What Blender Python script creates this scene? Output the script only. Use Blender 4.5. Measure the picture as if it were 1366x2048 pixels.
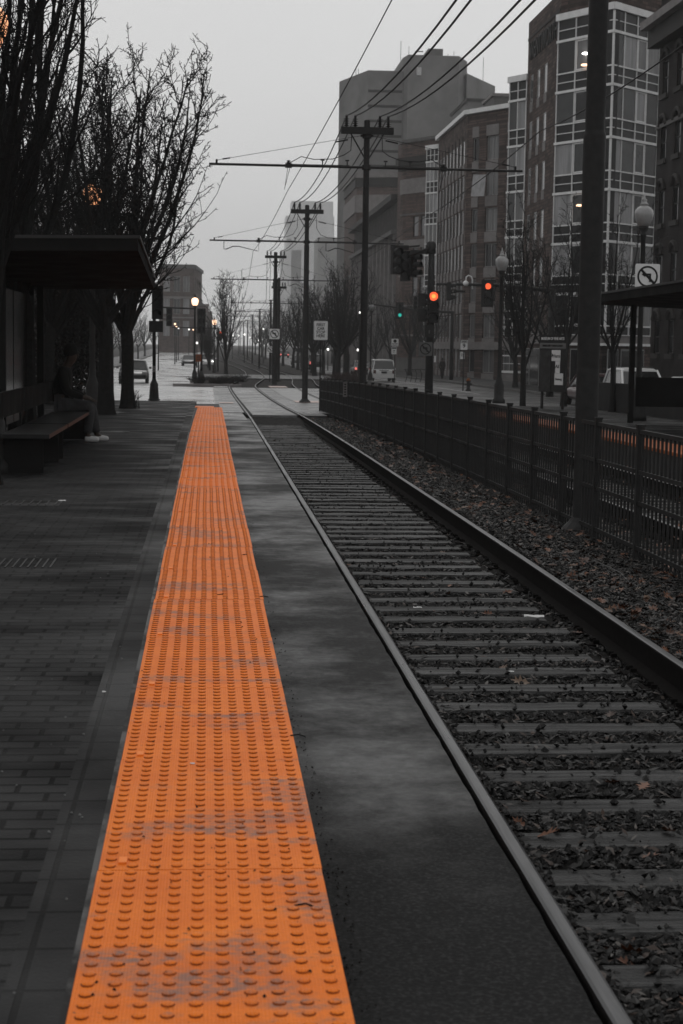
import bpy, bmesh, math, random
import numpy as np
from mathutils import Vector, Matrix
random.seed(7)
R = math.radians
for o in list(bpy.data.objects): bpy.data.objects.remove(o)
scene = bpy.context.scene
COL = scene.collection

# ------------------------------------------------------------------ camera
F_PX = 3350.0                      # focal length in pixels of the 1366 x 2048 frame
EYE = Vector((0, 0, 1.64))
yc = Vector((-268, 336, F_PX)).normalized()          # track direction seen in camera axes (right, up, forward)
a_ = 0.015; c_ = (268 * a_ - 336) / F_PX
zc = Vector((a_, 1, c_)).normalized(); zc = (zc - yc * zc.dot(yc)).normalized()
M3 = Matrix(((0, 0, 0), (0, 0, 0), (0, 0, 0)))
# right-handed world: X = Y x Z ; the camera triple (right, up, forward) is left-handed, so flip
xc = Vector((-(yc.y * zc.z - yc.z * zc.y), -(yc.z * zc.x - yc.x * zc.z), -(yc.x * zc.y - yc.y * zc.x)))
if xc.x < 0: xc = -xc
def cam2world(v): return Vector((v.dot(xc), v.dot(yc), v.dot(zc)))
right = cam2world(Vector((1, 0, 0))); up = cam2world(Vector((0, 1, 0))); fwd = cam2world(Vector((0, 0, 1)))
def P(px, py, Y):
    """world point on the sight line of a photo pixel at distance Y along the track"""
    d = cam2world(Vector((px - 683, 1024 - py, F_PX)))
    return EYE + d * (Y / d.y)
cd = bpy.data.cameras.new('camera'); cam = bpy.data.objects.new('camera', cd); COL.objects.link(cam)
cam.matrix_world = Matrix(((right.x, up.x, -fwd.x, EYE.x), (right.y, up.y, -fwd.y, EYE.y), (right.z, up.z, -fwd.z, EYE.z), (0, 0, 0, 1)))
cd.sensor_fit = 'VERTICAL'; cd.sensor_height = 36.0; cd.lens = 36.0 * F_PX / 2048
cd.clip_start = .05; cd.clip_end = 6000
cd.dof.use_dof = True; cd.dof.focus_distance = 13.0; cd.dof.aperture_fstop = 8.5
scene.camera = cam

# ------------------------------------------------------------------ world, sun, exposure
W = bpy.data.worlds.new('World'); scene.world = W; W.use_nodes = True
nt = W.node_tree; N = nt.nodes; L = nt.links
bg = N['Background']; bg.inputs['Strength'].default_value = 0.1
sky = N.new('ShaderNodeTexSky'); sky.sky_type = 'NISHITA'; sky.sun_disc = False
SUN_EL, SUN_ROT = R(48), R(10)
sky.sun_elevation = SUN_EL; sky.sun_rotation = SUN_ROT; sky.air_density = 2; sky.dust_density = 6
bw = N.new('ShaderNodeRGBToBW'); L.new(sky.outputs[0], bw.inputs[0])
tc = N.new('ShaderNodeTexCoord'); sp = N.new('ShaderNodeSeparateXYZ'); L.new(tc.outputs['Generated'], sp.inputs[0])
mr = N.new('ShaderNodeMapRange'); mr.inputs[1].default_value = 0.0; mr.inputs[2].default_value = 0.9
mr.inputs[3].default_value = 6.3; mr.inputs[4].default_value = 5.0; L.new(sp.outputs[2], mr.inputs[0])
ns = N.new('ShaderNodeTexNoise'); ns.inputs['Scale'].default_value = 2.2; ns.inputs['Detail'].default_value = 3
L.new(tc.outputs['Generated'], ns.inputs['Vector'])
m1 = N.new('ShaderNodeMath'); m1.operation = 'MULTIPLY_ADD'; m1.inputs[1].default_value = .12; L.new(bw.outputs[0], m1.inputs[0]); L.new(mr.outputs[0], m1.inputs[2])
m2 = N.new('ShaderNodeMath'); m2.operation = 'MULTIPLY_ADD'; m2.inputs[1].default_value = 1.0; L.new(ns.outputs[0], m2.inputs[0]); L.new(m1.outputs[0], m2.inputs[2])
L.new(m2.outputs[0], bg.inputs['Color'])
sd = bpy.data.lights.new('sun', 'SUN'); sd.energy = 0.5; sd.angle = R(30); sd.color = (1, .985, .96)
so = bpy.data.objects.new('sun', sd); COL.objects.link(so)
sdir = Vector((math.sin(SUN_ROT) * math.cos(SUN_EL), math.cos(SUN_ROT) * math.cos(SUN_EL), math.sin(SUN_EL)))
so.rotation_euler = sdir.to_track_quat('Z', 'Y').to_euler(); so.location = (0, 0, 60)
vs = scene.view_settings; scene.display_settings.display_device = 'sRGB'
vs.view_transform = 'Standard'; vs.look = 'None'; vs.exposure = 0; vs.gamma = 1
cy = scene.cycles
try:
    cy.use_denoising = True; cy.max_bounces = 6; cy.diffuse_bounces = 3; cy.glossy_bounces = 3; cy.transmission_bounces = 4
    cy.volume_bounces = 2; cy.transparent_max_bounces = 6; cy.sample_clamp_indirect = 4
except Exception: pass

# ------------------------------------------------------------------ materials
def lin(v): return v
MATS = {}
KDARK = .55      # the wet November surfaces are dark
def mat(name, col, rough=.7, var=0.0, scale=6, metal=0, spec=.18, emit=None, estr=1, bump=0, bscale=60, island=None, rvar=0, rscale=2, coat=0, stretch=None, col2=None, thr=None, k=None):
    if name in MATS: return MATS[name]
    k = KDARK if k is None else k
    if emit is None and k != 1:
        col = tuple(v * k for v in col[:3]); col2 = tuple(v * k for v in col2) if col2 else None
        if island: island = [(p_, tuple(v * k for v in c_)) for p_, c_ in island]
    m = bpy.data.materials.new(name); m.use_nodes = True; MATS[name] = m
    n = m.node_tree.nodes; l = m.node_tree.links; b = n['Principled BSDF']
    c = (*col, 1) if len(col) == 3 else col
    b.inputs['Base Color'].default_value = c; b.inputs['Roughness'].default_value = rough
    b.inputs['Metallic'].default_value = metal; b.inputs['Specular IOR Level'].default_value = spec
    if coat: b.inputs['Coat Weight'].default_value = coat; b.inputs['Coat Roughness'].default_value = .05
    t = n.new('ShaderNodeTexCoord'); src = t.outputs['Object']
    if stretch:
        mp = n.new('ShaderNodeMapping'); mp.inputs['Scale'].default_value = stretch; l.new(src, mp.inputs[0]); src = mp.outputs[0]
    if var or col2:
        x = n.new('ShaderNodeTexNoise'); x.inputs['Scale'].default_value = scale; x.inputs['Detail'].default_value = 8; x.inputs['Roughness'].default_value = .65
        l.new(src, x.inputs['Vector'])
        cr = n.new('ShaderNodeValToRGB'); l.new(x.outputs[0], cr.inputs[0])
        lo, hi = thr or (.3, .7)
        cr.color_ramp.elements[0].position = lo; cr.color_ramp.elements[1].position = hi
        cb = col2 or tuple(min(1, v * (1 + var)) for v in col[:3]); ca = col[:3] if col2 else tuple(v * (1 - var) for v in col[:3])
        cr.color_ramp.elements[0].color = (*ca, 1); cr.color_ramp.elements[1].color = (*cb, 1)
        l.new(cr.outputs[0], b.inputs['Base Color'])
    if island:
        g = n.new('ShaderNodeNewGeometry'); cr = n.new('ShaderNodeValToRGB'); l.new(g.outputs['Random Per Island'], cr.inputs[0])
        e = cr.color_ramp.elements
        for i, (p, cc) in enumerate(island):
            el = e[i] if i < 2 else e.new(p)
            el.position = p; el.color = (*cc, 1)
        l.new(cr.outputs[0], b.inputs['Base Color'])
    if rvar:
        x = n.new('ShaderNodeTexNoise'); x.inputs['Scale'].default_value = rscale; x.inputs['Detail'].default_value = 5; l.new(src, x.inputs['Vector'])
        r2 = n.new('ShaderNodeMapRange'); r2.inputs[1].default_value = .35; r2.inputs[2].default_value = .65
        r2.inputs[3].default_value = max(.03, rough - rvar); r2.inputs[4].default_value = min(1, rough + rvar)
        l.new(x.outputs[0], r2.inputs[0]); l.new(r2.outputs[0], b.inputs['Roughness'])
    if bump:
        x = n.new('ShaderNodeTexNoise'); x.inputs['Scale'].default_value = bscale; x.inputs['Detail'].default_value = 6; l.new(t.outputs['Object'], x.inputs['Vector'])
        bu = n.new('ShaderNodeBump'); bu.inputs['Strength'].default_value = bump; bu.inputs['Distance'].default_value = .01
        l.new(x.outputs[0], bu.inputs['Height']); l.new(bu.outputs[0], b.inputs['Normal'])
    if emit: b.inputs['Emission Color'].default_value = (*emit, 1); b.inputs['Emission Strength'].default_value = estr
    return m

def brickmat(name, c1, c2, mortar, bw_, bh, msize=.008, rough=.6, plane='XY', rvar=.15, rscale=1.2, bumpd=.004, offset=.5, wet=False):
    m = bpy.data.materials.new(name); m.use_nodes = True; MATS[name] = m
    n = m.node_tree.nodes; l = m.node_tree.links; b = n['Principled BSDF']
    t = n.new('ShaderNodeTexCoord'); s = n.new('ShaderNodeSeparateXYZ'); l.new(t.outputs['Object'], s.inputs[0]); c = n.new('ShaderNodeCombineXYZ')
    if plane == 'XY': l.new(s.outputs[0], c.inputs[0]); l.new(s.outputs[1], c.inputs[1])
    elif plane == 'YX': l.new(s.outputs[1], c.inputs[0]); l.new(s.outputs[0], c.inputs[1])
    else:   # walls: horizontal run = X + Y mix, vertical Z
        ad = n.new('ShaderNodeMath'); ad.operation = 'ADD'; l.new(s.outputs[0], ad.inputs[0]); l.new(s.outputs[1], ad.inputs[1])
        l.new(ad.outputs[0], c.inputs[0]); l.new(s.outputs[2], c.inputs[1])
    br = n.new('ShaderNodeTexBrick'); l.new(c.outputs[0], br.inputs['Vector'])
    br.offset = offset; br.inputs['Color1'].default_value = (*c1, 1); br.inputs['Color2'].default_value = (*c2, 1); br.inputs['Mortar'].default_value = (*mortar, 1)
    br.inputs['Scale'].default_value = 1; br.inputs['Mortar Size'].default_value = msize; br.inputs['Brick Width'].default_value = bw_; br.inputs['Row Height'].default_value = bh
    br.inputs['Mortar Smooth'].default_value = .2; br.inputs['Bias'].default_value = -.2
    x = n.new('ShaderNodeTexNoise'); x.inputs['Scale'].default_value = 1.3; x.inputs['Detail'].default_value = 9; x.inputs['Roughness'].default_value = .7; l.new(t.outputs['Object'], x.inputs['Vector'])
    r1 = n.new('ShaderNodeMapRange'); r1.inputs[1].default_value = .25; r1.inputs[2].default_value = .75; r1.inputs[3].default_value = .55; r1.inputs[4].default_value = 1.45; l.new(x.outputs[0], r1.inputs[0])
    mx = n.new('ShaderNodeMix'); mx.data_type = 'RGBA'; mx.blend_type = 'MULTIPLY'; mx.inputs[0].default_value = 1
    l.new(br.outputs['Color'], mx.inputs[6]); l.new(r1.outputs[0], mx.inputs[7]); l.new(mx.outputs[2], b.inputs['Base Color'])
    y = n.new('ShaderNodeTexNoise'); y.inputs['Scale'].default_value = rscale; y.inputs['Detail'].default_value = 7
    if wet:
        mp = n.new('ShaderNodeMapping'); mp.inputs['Scale'].default_value = (1, 2.2, 1); l.new(t.outputs['Object'], mp.inputs[0]); l.new(mp.outputs[0], y.inputs['Vector'])
    else: l.new(t.outputs['Object'], y.inputs['Vector'])
    r2 = n.new('ShaderNodeMapRange'); r2.inputs[1].default_value = .35; r2.inputs[2].default_value = .65; r2.inputs[3].default_value = max(.05, rough - rvar); r2.inputs[4].default_value = min(1, rough + rvar)
    l.new(y.outputs[0], r2.inputs[0])
    ro = r2.outputs[0]
    l.new(ro, b.inputs['Roughness'])
    b.inputs['Specular IOR Level'].default_value = .12 if not wet else .05
    fine = n.new('ShaderNodeTexNoise'); fine.inputs['Scale'].default_value = 90; fine.inputs['Detail'].default_value = 3; l.new(t.outputs['Object'], fine.inputs['Vector'])
    hm = n.new('ShaderNodeMath'); hm.operation = 'MULTIPLY_ADD'; hm.inputs[1].default_value = -1.0; l.new(br.outputs['Fac'], hm.inputs[0])
    fm = n.new('ShaderNodeMath'); fm.operation = 'MULTIPLY'; fm.inputs[1].default_value = .35; l.new(fine.outputs[0], fm.inputs[0]); l.new(fm.outputs[0], hm.inputs[2])
    bu = n.new('ShaderNodeBump'); bu.inputs['Strength'].default_value = .8; bu.inputs['Distance'].default_value = bumpd; l.new(hm.outputs[0], bu.inputs['Height']); l.new(bu.outputs[0], b.inputs['Normal'])
    return m

BLACK = mat('black_paint', (.024, .024, .024), .55, k=1, spec=.1, var=.25, scale=9, rvar=.1)
STEEL = mat('dark_steel', (.024, .024, .024), .6, k=1, spec=.1, var=.25, scale=12, rvar=.12)
WIREM = mat('cable_rubber', (.006, .006, .006), .6)
CERAM = mat('insulator_brown', (.012, .010, .010), .25)
BARK = mat('bark', (.012, .012, .012), .9, k=1, spec=.05, var=.4, scale=14, bump=.6, bscale=40)
BARKF = mat('bark_far', (.014, .014, .014), .95, k=1)
SIGNW = mat('sign_white', (.62, .62, .62), .5, k=1, var=.08, scale=5)
SIGNB = mat('sign_black', (.012, .012, .012), .6)
WHITEF = mat('white_frame', (.66, .66, .66), .5, k=1, var=.12, scale=1.5)
STONE = mat('pale_stone', (.17, .16, .158), .8, k=1, var=.2, scale=1.2)
STONED = mat('grey_stone', (.09, .088, .086), .8, k=1, var=.25, scale=1.0)
SPAND = mat('spandrel_panel', (.018, .018, .019), .3, var=.3, scale=.8)
CONC = mat('concrete', (.11, .11, .11), .55, var=.3, scale=1.6, rvar=.2, bump=.3, bscale=30)
EMW = mat('lamp_glow_warm', (1, .8, .6), .4, emit=(1, .60, .38), estr=2.2)
EMD = mat('lamp_glow_dim_orange', (1, .6, .35), .4, emit=(1, .42, .20), estr=.75)
EMWH = mat('headlight_glow', (1, 1, 1), .4, emit=(1, .97, .92), estr=6)
EMR = mat('red_signal_glow', (.9, .1, .05), .4, emit=(1, .12, .04), estr=1.3)
EMO = mat('signal_core_glow', (.9, .3, .05), .4, emit=(1, .38, .08), estr=1.3)
EMG = mat('green_signal_glow', (.05, .6, .5), .4, emit=(.03, .42, .34), estr=.9)
EMT = mat('tail_light_glow', (.7, .1, .1), .4, emit=(1, .20, .16), estr=1.2)
LENS = mat('dark_lens', (.02, .02, .02), .2)
GLOBE = mat('frosted_globe', (.24, .24, .24), .25, k=1, var=.25, scale=4, spec=.6)
CLOTHJ = mat('dark_jacket_cloth', (.006, .006, .006), .95, k=1)
DENIM = mat('grey_trouser_cloth', (.04, .04, .042), .95, k=1, var=.35, scale=14)
SHOE = mat('pale_shoe_leather', (.45, .45, .45), .6, k=1)
SKIN = mat('skin', (.07, .05, .04), .6)
HAIRM = mat('hair_dark', (.006, .006, .006), .8)

# ------------------------------------------------------------------ mesh helpers
class MB:
    def __init__(s): s.v = []; s.f = []; s.m = []
    def add(s, vs, fs, mi=0):
        k = len(s.v); s.v += [tuple(p) for p in vs]; s.f += [tuple(i + k for i in f) for f in fs]; s.m += [mi] * len(fs); return s
    def box(s, a, b, mi=0):
        x0, y0, z0 = a; x1, y1, z1 = b
        return s.add([(x0, y0, z0), (x1, y0, z0), (x1, y1, z0), (x0, y1, z0), (x0, y0, z1), (x1, y0, z1), (x1, y1, z1), (x0, y1, z1)],
                     [(0, 3, 2, 1), (4, 5, 6, 7), (0, 1, 5, 4), (1, 2, 6, 5), (2, 3, 7, 6), (3, 0, 4, 7)], mi)
    def cbox(s, c, sz, mi=0, rz=0, rx=0, bev=0):
        x, y, z = (q / 2 for q in sz)
        vs = [Vector(p) for p in ((-x, -y, -z), (x, -y, -z), (x, y, -z), (-x, y, -z), (-x, -y, z), (x, -y, z), (x, y, z), (-x, y, z))]
        M = Matrix.Rotation(rz, 3, 'Z') @ Matrix.Rotation(rx, 3, 'X'); c = Vector(c)
        return s.add([M @ p + c for p in vs], [(0, 3, 2, 1), (4, 5, 6, 7), (0, 1, 5, 4), (1, 2, 6, 5), (2, 3, 7, 6), (3, 0, 4, 7)], mi)
    def tube(s, pts, rad, n=8, mi=0, cap=True):
        pts = [Vector(p) for p in pts]; m = len(pts)
        if not isinstance(rad, (list, tuple)): rad = [rad] * m
        vs = []; fs = []
        u = None
        for i, p in enumerate(pts):
            t = (pts[min(i + 1, m - 1)] - pts[max(i - 1, 0)])
            t = t.normalized() if t.length > 1e-9 else Vector((0, 0, 1))
            if u is None:
                u = t.cross(Vector((0, 0, 1)));
                if u.length < .05: u = t.cross(Vector((1, 0, 0)))
            else: u = u - t * u.dot(t)
            u.normalize(); w = t.cross(u)
            for k in range(n):
                a = 2 * math.pi * k / n; vs.append(p + (u * math.cos(a) + w * math.sin(a)) * rad[i])
        for i in range(m - 1):
            for k in range(n):
                fs.append((i * n + k, i * n + (k + 1) % n, (i + 1) * n + (k + 1) % n, (i + 1) * n + k))
        if cap: fs.append(tuple(range(n - 1, -1, -1))); fs.append(tuple((m - 1) * n + k for k in range(n)))
        return s.add(vs, fs, mi)
    def lathe(s, prof, c=(0, 0, 0), n=16, mi=0, sx=1, sy=1):
        vs = []; fs = []
        for r, z in prof:
            for k in range(n):
                a = 2 * math.pi * k / n; vs.append((c[0] + r * math.cos(a) * sx, c[1] + r * math.sin(a) * sy, c[2] + z))
        m = len(prof)
        for i in range(m - 1):
            for k in range(n): fs.append((i * n + k, i * n + (k + 1) % n, (i + 1) * n + (k + 1) % n, (i + 1) * n + k))
        fs.append(tuple(range(n - 1, -1, -1))); fs.append(tuple((m - 1) * n + k for k in range(n)))
        return s.add(vs, fs, mi)
    def prism(s, poly, z0, z1, mi=0):
        n = len(poly); vs = [(x, y, z0) for x, y in poly] + [(x, y, z1) for x, y in poly]
        fs = [(i, (i + 1) % n, n + (i + 1) % n, n + i) for i in range(n)] + [tuple(range(n - 1, -1, -1)), tuple(range(n, 2 * n))]
        return s.add(vs, fs, mi)
    def disc(s, c, r, n, axis='Y', mi=0, th=.01):
        c = Vector(c); vs = []
        for q in (-th / 2, th / 2):
            for k in range(n):
                a = 2 * math.pi * k / n
                if axis == 'Y': vs.append(c + Vector((r * math.cos(a), q, r * math.sin(a))))
                elif axis == 'X': vs.append(c + Vector((q, r * math.cos(a), r * math.sin(a))))
                else: vs.append(c + Vector((r * math.cos(a), r * math.sin(a), q)))
        fs = [(k, (k + 1) % n, n + (k + 1) % n, n + k) for k in range(n)] + [tuple(range(n - 1, -1, -1)), tuple(range(n, 2 * n))]
        return s.add(vs, fs, mi)
    def build(s, name, mats, parent=None, smooth=False, loc=None):
        me = bpy.data.meshes.new(name); me.from_pydata(s.v, [], s.f)
        if not isinstance(mats, (list, tuple)): mats = [mats]
        for q in mats: me.materials.append(q)
        if len(mats) > 1: me.polygons.foreach_set('material_index', s.m)
        if smooth: me.polygons.foreach_set('use_smooth', [True] * len(s.f))
        bm = bmesh.new(); bm.from_mesh(me)
        if len(bm.faces) < 20000: bmesh.ops.recalc_face_normals(bm, faces=bm.faces)
        bm.to_mesh(me); bm.free(); me.update()
        o = bpy.data.objects.new(name, me); COL.objects.link(o)
        if parent: o.parent = parent
        if loc: o.location = loc
        return o
def tag(o, label=None, cat=None, group=None, kind=None):
    if label: o['label'] = label
    if cat: o['category'] = cat
    if group: o['group'] = group
    if kind: o['kind'] = kind
    return o
def thing(name, label, cat, loc=(0, 0, 0), rz=0, group=None):
    o = bpy.data.objects.new(name, None); COL.objects.link(o); o.location = loc; o.rotation_euler = (0, 0, rz); o.empty_display_size = .2
    return tag(o, label, cat, group)
def kids(o): return [c for c in bpy.data.objects if c.parent == o]
CH = {}
def copy_tree(o, parent=None):
    c = o.copy(); COL.objects.link(c); c.parent = parent
    for ch in CH.get(o.name) or kids(o): copy_tree(ch, c)
    return c
def text(s, size, name, m, parent, loc, rot, align='CENTER', ext=.002, sx=1, spacing=1, bold=0.0):
    cu = bpy.data.curves.new(name, 'FONT'); cu.body = s; cu.size = size; cu.align_x = align; cu.align_y = 'CENTER'; cu.extrude = ext; cu.space_line = spacing; cu.offset = bold
    t = bpy.data.objects.new('tmp', cu); COL.objects.link(t)
    dg = bpy.context.evaluated_depsgraph_get(); me = bpy.data.meshes.new_from_object(t.evaluated_get(dg)); bpy.data.objects.remove(t)
    me.materials.clear(); me.materials.append(m)
    o = bpy.data.objects.new(name, me); COL.objects.link(o); o.parent = parent; o.location = loc; o.rotation_euler = rot; o.scale = (sx, 1, 1)
    return o
FACE = (R(90), 0, 0)     # lettering that faces the camera (towards -Y)

# ground height (top of rail) along the line, and the plan line of the inbound track
ZT = [(-40, .0), (0, 0), (12, 0), (20, -.04), (31, -.12), (45, -.28), (59, -.5), (74, -.64), (89, -.68), (104, -.74), (120, -.8), (145, -.95), (175, -1.1), (209, -1.2), (250, -1.15), (300, -.9), (400, -.4), (600, .2), (3000, .5)]
XT = [(-40, 1.765), (0, 1.765), (14, 1.765), (31, 1.815), (45, 1.89), (59, 1.955), (74, 1.95), (89, 1.93), (97, 2.03), (104, 2.335), (120, 3.235), (132, 3.785), (145, 4.085), (175, 4.53), (209, 4.4), (250, 3.6), (300, 2.4), (400, 1.0), (600, 0)]
def interp(T, y):
    xs = [t[0] for t in T]; ys = [t[1] for t in T]
    k = max(1, min(len(xs) - 1, int(np.searchsorted(xs, y))))
    if y <= xs[0]: return ys[0]
    if y >= xs[-1]: return ys[-1]
    # Catmull-Rom
    p1, p2 = ys[k - 1], ys[k]; x1, x2 = xs[k - 1], xs[k]; t = (y - x1) / (x2 - x1)
    m1_ = (p2 - ys[k - 2]) / (x2 - xs[k - 2]) if k >= 2 else (p2 - p1) / (x2 - x1)
    m2_ = (ys[k + 1] - p1) / (xs[k + 1] - x1) if k + 1 < len(xs) else (p2 - p1) / (x2 - x1)
    h = x2 - x1
    return (2 * t**3 - 3 * t**2 + 1) * p1 + (t**3 - 2 * t**2 + t) * h * m1_ + (-2 * t**3 + 3 * t**2) * p2 + (t**3 - t**2) * h * m2_
def zt(y): return interp(ZT, y)
def xt(y): return interp(XT, y)
def zp(y):          # platform top
    return interp([(-10, .2), (20, .2), (30, .17), (42, .05), (50, -.03), (60, -.1)], y)
def frange(a, b, s):
    n = max(1, int(round((b - a) / s))); return [a + (b - a) * i / n for i in range(n + 1)]
def sheet(name, x0, x1, y0, y1, dz, m, step=2.5, xf=None, z=None, skirt=0, label=None):
    """road-like sheet that follows the ground; x0,x1 may be functions of Y"""
    ys = frange(y0, y1, step); b = MB(); zf = z or (lambda y: zt(y)); vs = []; fs = []
    fx0 = x0 if callable(x0) else (lambda y: x0); fx1 = x1 if callable(x1) else (lambda y: x1)
    for y in ys:
        zz = zf(y) + dz
        vs += [(fx0(y), y, zz), (fx1(y), y, zz)]
        if skirt: vs += [(fx0(y), y, zz - skirt), (fx1(y), y, zz - skirt)]
    q = 4 if skirt else 2
    for i in range(len(ys) - 1):
        a = i * q; c = a + q; fs.append((a, a + 1, c + 1, c))
        if skirt: fs += [(a, c, c + 2, a + 2), (a + 1, a + 3, c + 3, c + 1)]
    if skirt: a = 0; e = (len(ys) - 1) * q; fs += [(a, a + 2, a + 3, a + 1), (e, e + 1, e + 3, e + 2)]
    b.add(vs, fs); o = b.build(name, m); tag(o, kind='structure'); return o
# ------------------------------------------------------------------ ground, roads, platforms
ASPH = mat('wet_asphalt', (.016, .016, .016), .48, var=.35, scale=.8, rvar=.2, rscale=.5, bump=.25, bscale=70, spec=.2)
ROADC = mat('wet_paving', (.32, .32, .32), .30, k=1, var=.3, scale=.5, rvar=.18, rscale=.35, bump=.2, bscale=50, stretch=(1, .5, 1), spec=.5)
DIRT = mat('dark_soil', (.010, .009, .008), .95, var=.4, scale=3)
BALB = mat('ballast_bed', (.012, .011, .010), .95, var=.5, scale=25, bump=1, bscale=60)
MULCH = mat('mulch', (.013, .011, .010), .95, var=.5, scale=12, bump=1, bscale=30)
PAINTW = mat('worn_white_paint', (.42, .42, .42), .6, k=1, var=.3, scale=4)
PINKW = mat('faded_orange_paint', (.50, .40, .37), .6, k=1, var=.2, scale=5)

sheet('ground', -2500, 2500, -60, 2500, -.42, DIRT, step=12)
sheet('cross_street', -60, lambda y: .30, 50, 92, -.012, ROADC)
sheet('left_road', -11, -1.0, 92, 600, -.10, ROADC)
sheet('side_road', -14, -5.4, -20, 50, -.10, ROADC)
sheet('left_pavement', -16, -11, 92, 500, .04, CONC, skirt=.3)
sheet('left_kerb', -11, -10.8, 92, 500, .05, STONED, skirt=.3)
sheet('right_road', 11.5, 18.4, -10, 600, -.22, ASPH)
sheet('cross_street', 9.5, 60, 50, 92, -.208, ASPH)
sheet('right_pavement', 18.6, 24, -10, 600, -.08, mat('dark_pavement', (.030, .030, .030), .75, k=1, spec=.06, var=.3, scale=1), skirt=.3)
sheet('right_kerb', 18.4, 18.6, -10, 600, -.07, STONED, skirt=.3)
# paved crossing with the rails let in
CROSSP = mat('crossing_pavers', (.17, .17, .17), .42, k=1, var=.3, scale=3, rvar=.2, rscale=1, bump=.35, bscale=25)
sheet('crossing_paving', .30, 9.5, 50, 92, -.016, CROSSP)
sheet('crossing_paving', lambda y: xt(y) - .64, lambda y: xt(y) + .64, 47.3, 50, -.014, CROSSP, skirt=.3)
sheet('crossing_paving', lambda y: xt(y) + .84, lambda y: xt(y) + 1.5, 47.3, 50, -.016, CONC, skirt=.3)
sheet('far_crossing_paving', -1.0, 11.5, 125, 148, -.022, CONC, skirt=.3)
sheet('median_bed', -.8, lambda y: xt(y) - 1.6, 97, 125, .02, MULCH, skirt=.3)
sheet('median_kerb', -1.0, -.8, 95, 125, .09, STONE, skirt=.3)
b = MB(); b.cbox((.0, 96.0, zt(96) + .0), (3.9, .5, .16)); tag(b.build('median_kerb', STONE), kind='structure')
sheet('median_bed', -.8, lambda y: xt(y) - 1.6, 148, 420, .0, MULCH, skirt=.3)
sheet('median_kerb', -1.0, -.8, 148, 420, .07, STONE, skirt=.3)
sheet('track_bed', lambda y: xt(y) - 1.6, 9.0, 92, 125, -.13, BALB)
sheet('track_bed', lambda y: xt(y) - 1.6, 8.0, 148, 500, -.13, BALB)
sheet('far_side_bed', 9.0, 11.5, 92, 125, .0, MULCH, skirt=.3)
sheet('far_side_bed', 8.0, 11.5, 148, 500, .0, MULCH, skirt=.3)
sheet('far_side_kerb', 11.3, 11.6, 92, 500, .03, STONED, skirt=.3)
FLW = mat('flangeway_gap', (.008, .008, .008), .8)
for s_ in (-1, 1):
    sheet('flangeway', lambda y, s=s_: xt(y) + s * .737 - s * .036, lambda y, s=s_: xt(y) + s * .737 - s * .115, 47.3, 92, -.0095, FLW, step=1)
    sheet('flangeway', lambda y, s=s_: xt(y) + s * .737 + s * .036, lambda y, s=s_: xt(y) + s * .737 + s * .075, 47.3, 92, -.0095, FLW, step=1)
    sheet('flangeway', lambda y, s=s_: xt(y) + s * .737 - s * .036, lambda y, s=s_: xt(y) + s * .737 - s * .115, 125, 148, -.0155, FLW, step=1)
    f2 = lambda y: interp([(50, 5.2), (66, 5.5), (90, 5.6), (104, 6.0)], y)
    sheet('flangeway', lambda y, s=s_: f2(y) + s * .737 - s * .036, lambda y, s=s_: f2(y) + s * .737 - s * .115, 50, 92, -.0095, FLW, step=1)
# concrete island between the two tracks on the crossing, with faded warning pads
ISL = mat('island_concrete', (.26, .26, .26), .5, k=1, var=.15, scale=2, rvar=.15)
sheet('island_paving', lambda y: xt(y) + 1.50, lambda y: xt(y) + 2.75, 66, 91, -.006, ISL)
def pad(px0, px1, py, depth, m=PINKW, name='warning_pad'):
    # Y from the sight line meeting the street
    Y = 60
    for _ in range(30):
        p = P((px0 + px1) / 2, py, Y); Y += (p.z - zt(Y)) * 12
    a = P(px0, py, Y); c = P(px1, py, Y); b = MB(); z = zt(Y) + .004
    b.add([(a.x, Y - depth / 2, zt(Y - depth / 2) + .004), (c.x, Y - depth / 2, zt(Y - depth / 2) + .004), (c.x, Y + depth / 2, zt(Y + depth / 2) + .004), (a.x, Y + depth / 2, zt(Y + depth / 2) + .004)], [(0, 1, 2, 3)])
    return tag(b.build(name, m), kind='structure')
pad(589, 640, 803.5, 3.0); pad(538, 573, 773.5, 3.4); pad(438, 467, 805.5, 1.6); pad(428, 455, 773.2, 1.4, PAINTW)
for x0, x1, y in ((-8.6, -8.3, 100), (-4.9, -4.78, 104)):
    sheet('road_marking', x0, x1, y, y + 120, -.094, PAINTW)
for k in range(9):
    b = MB(); x = -9.6 + k * .9; Y0, Y1 = 104.5, 106.5; z0, z1 = zt(Y0) - .094, zt(Y1) - .094
    b.add([(x, Y0, z0), (x + .45, Y0, z0), (x + .45, Y1, z1), (x, Y1, z1)], [(0, 1, 2, 3)]); tag(b.build('road_marking', PAINTW), kind='structure')
b = MB(); b.add([(-9, 99, zt(99) - .094), (-1.2, 99, zt(99) - .094), (-1.2, 99.5, zt(99.5) - .094), (-9, 99.5, zt(99.5) - .094)], [(0, 1, 2, 3)]); tag(b.build('road_marking', PAINTW), kind='structure')
sheet('road_marking', 15.0, 15.12, 30, 300, -.213, PAINTW)
sheet('road_marking', 11.9, 12.0, 30, 300, -.213, PAINTW)

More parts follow.
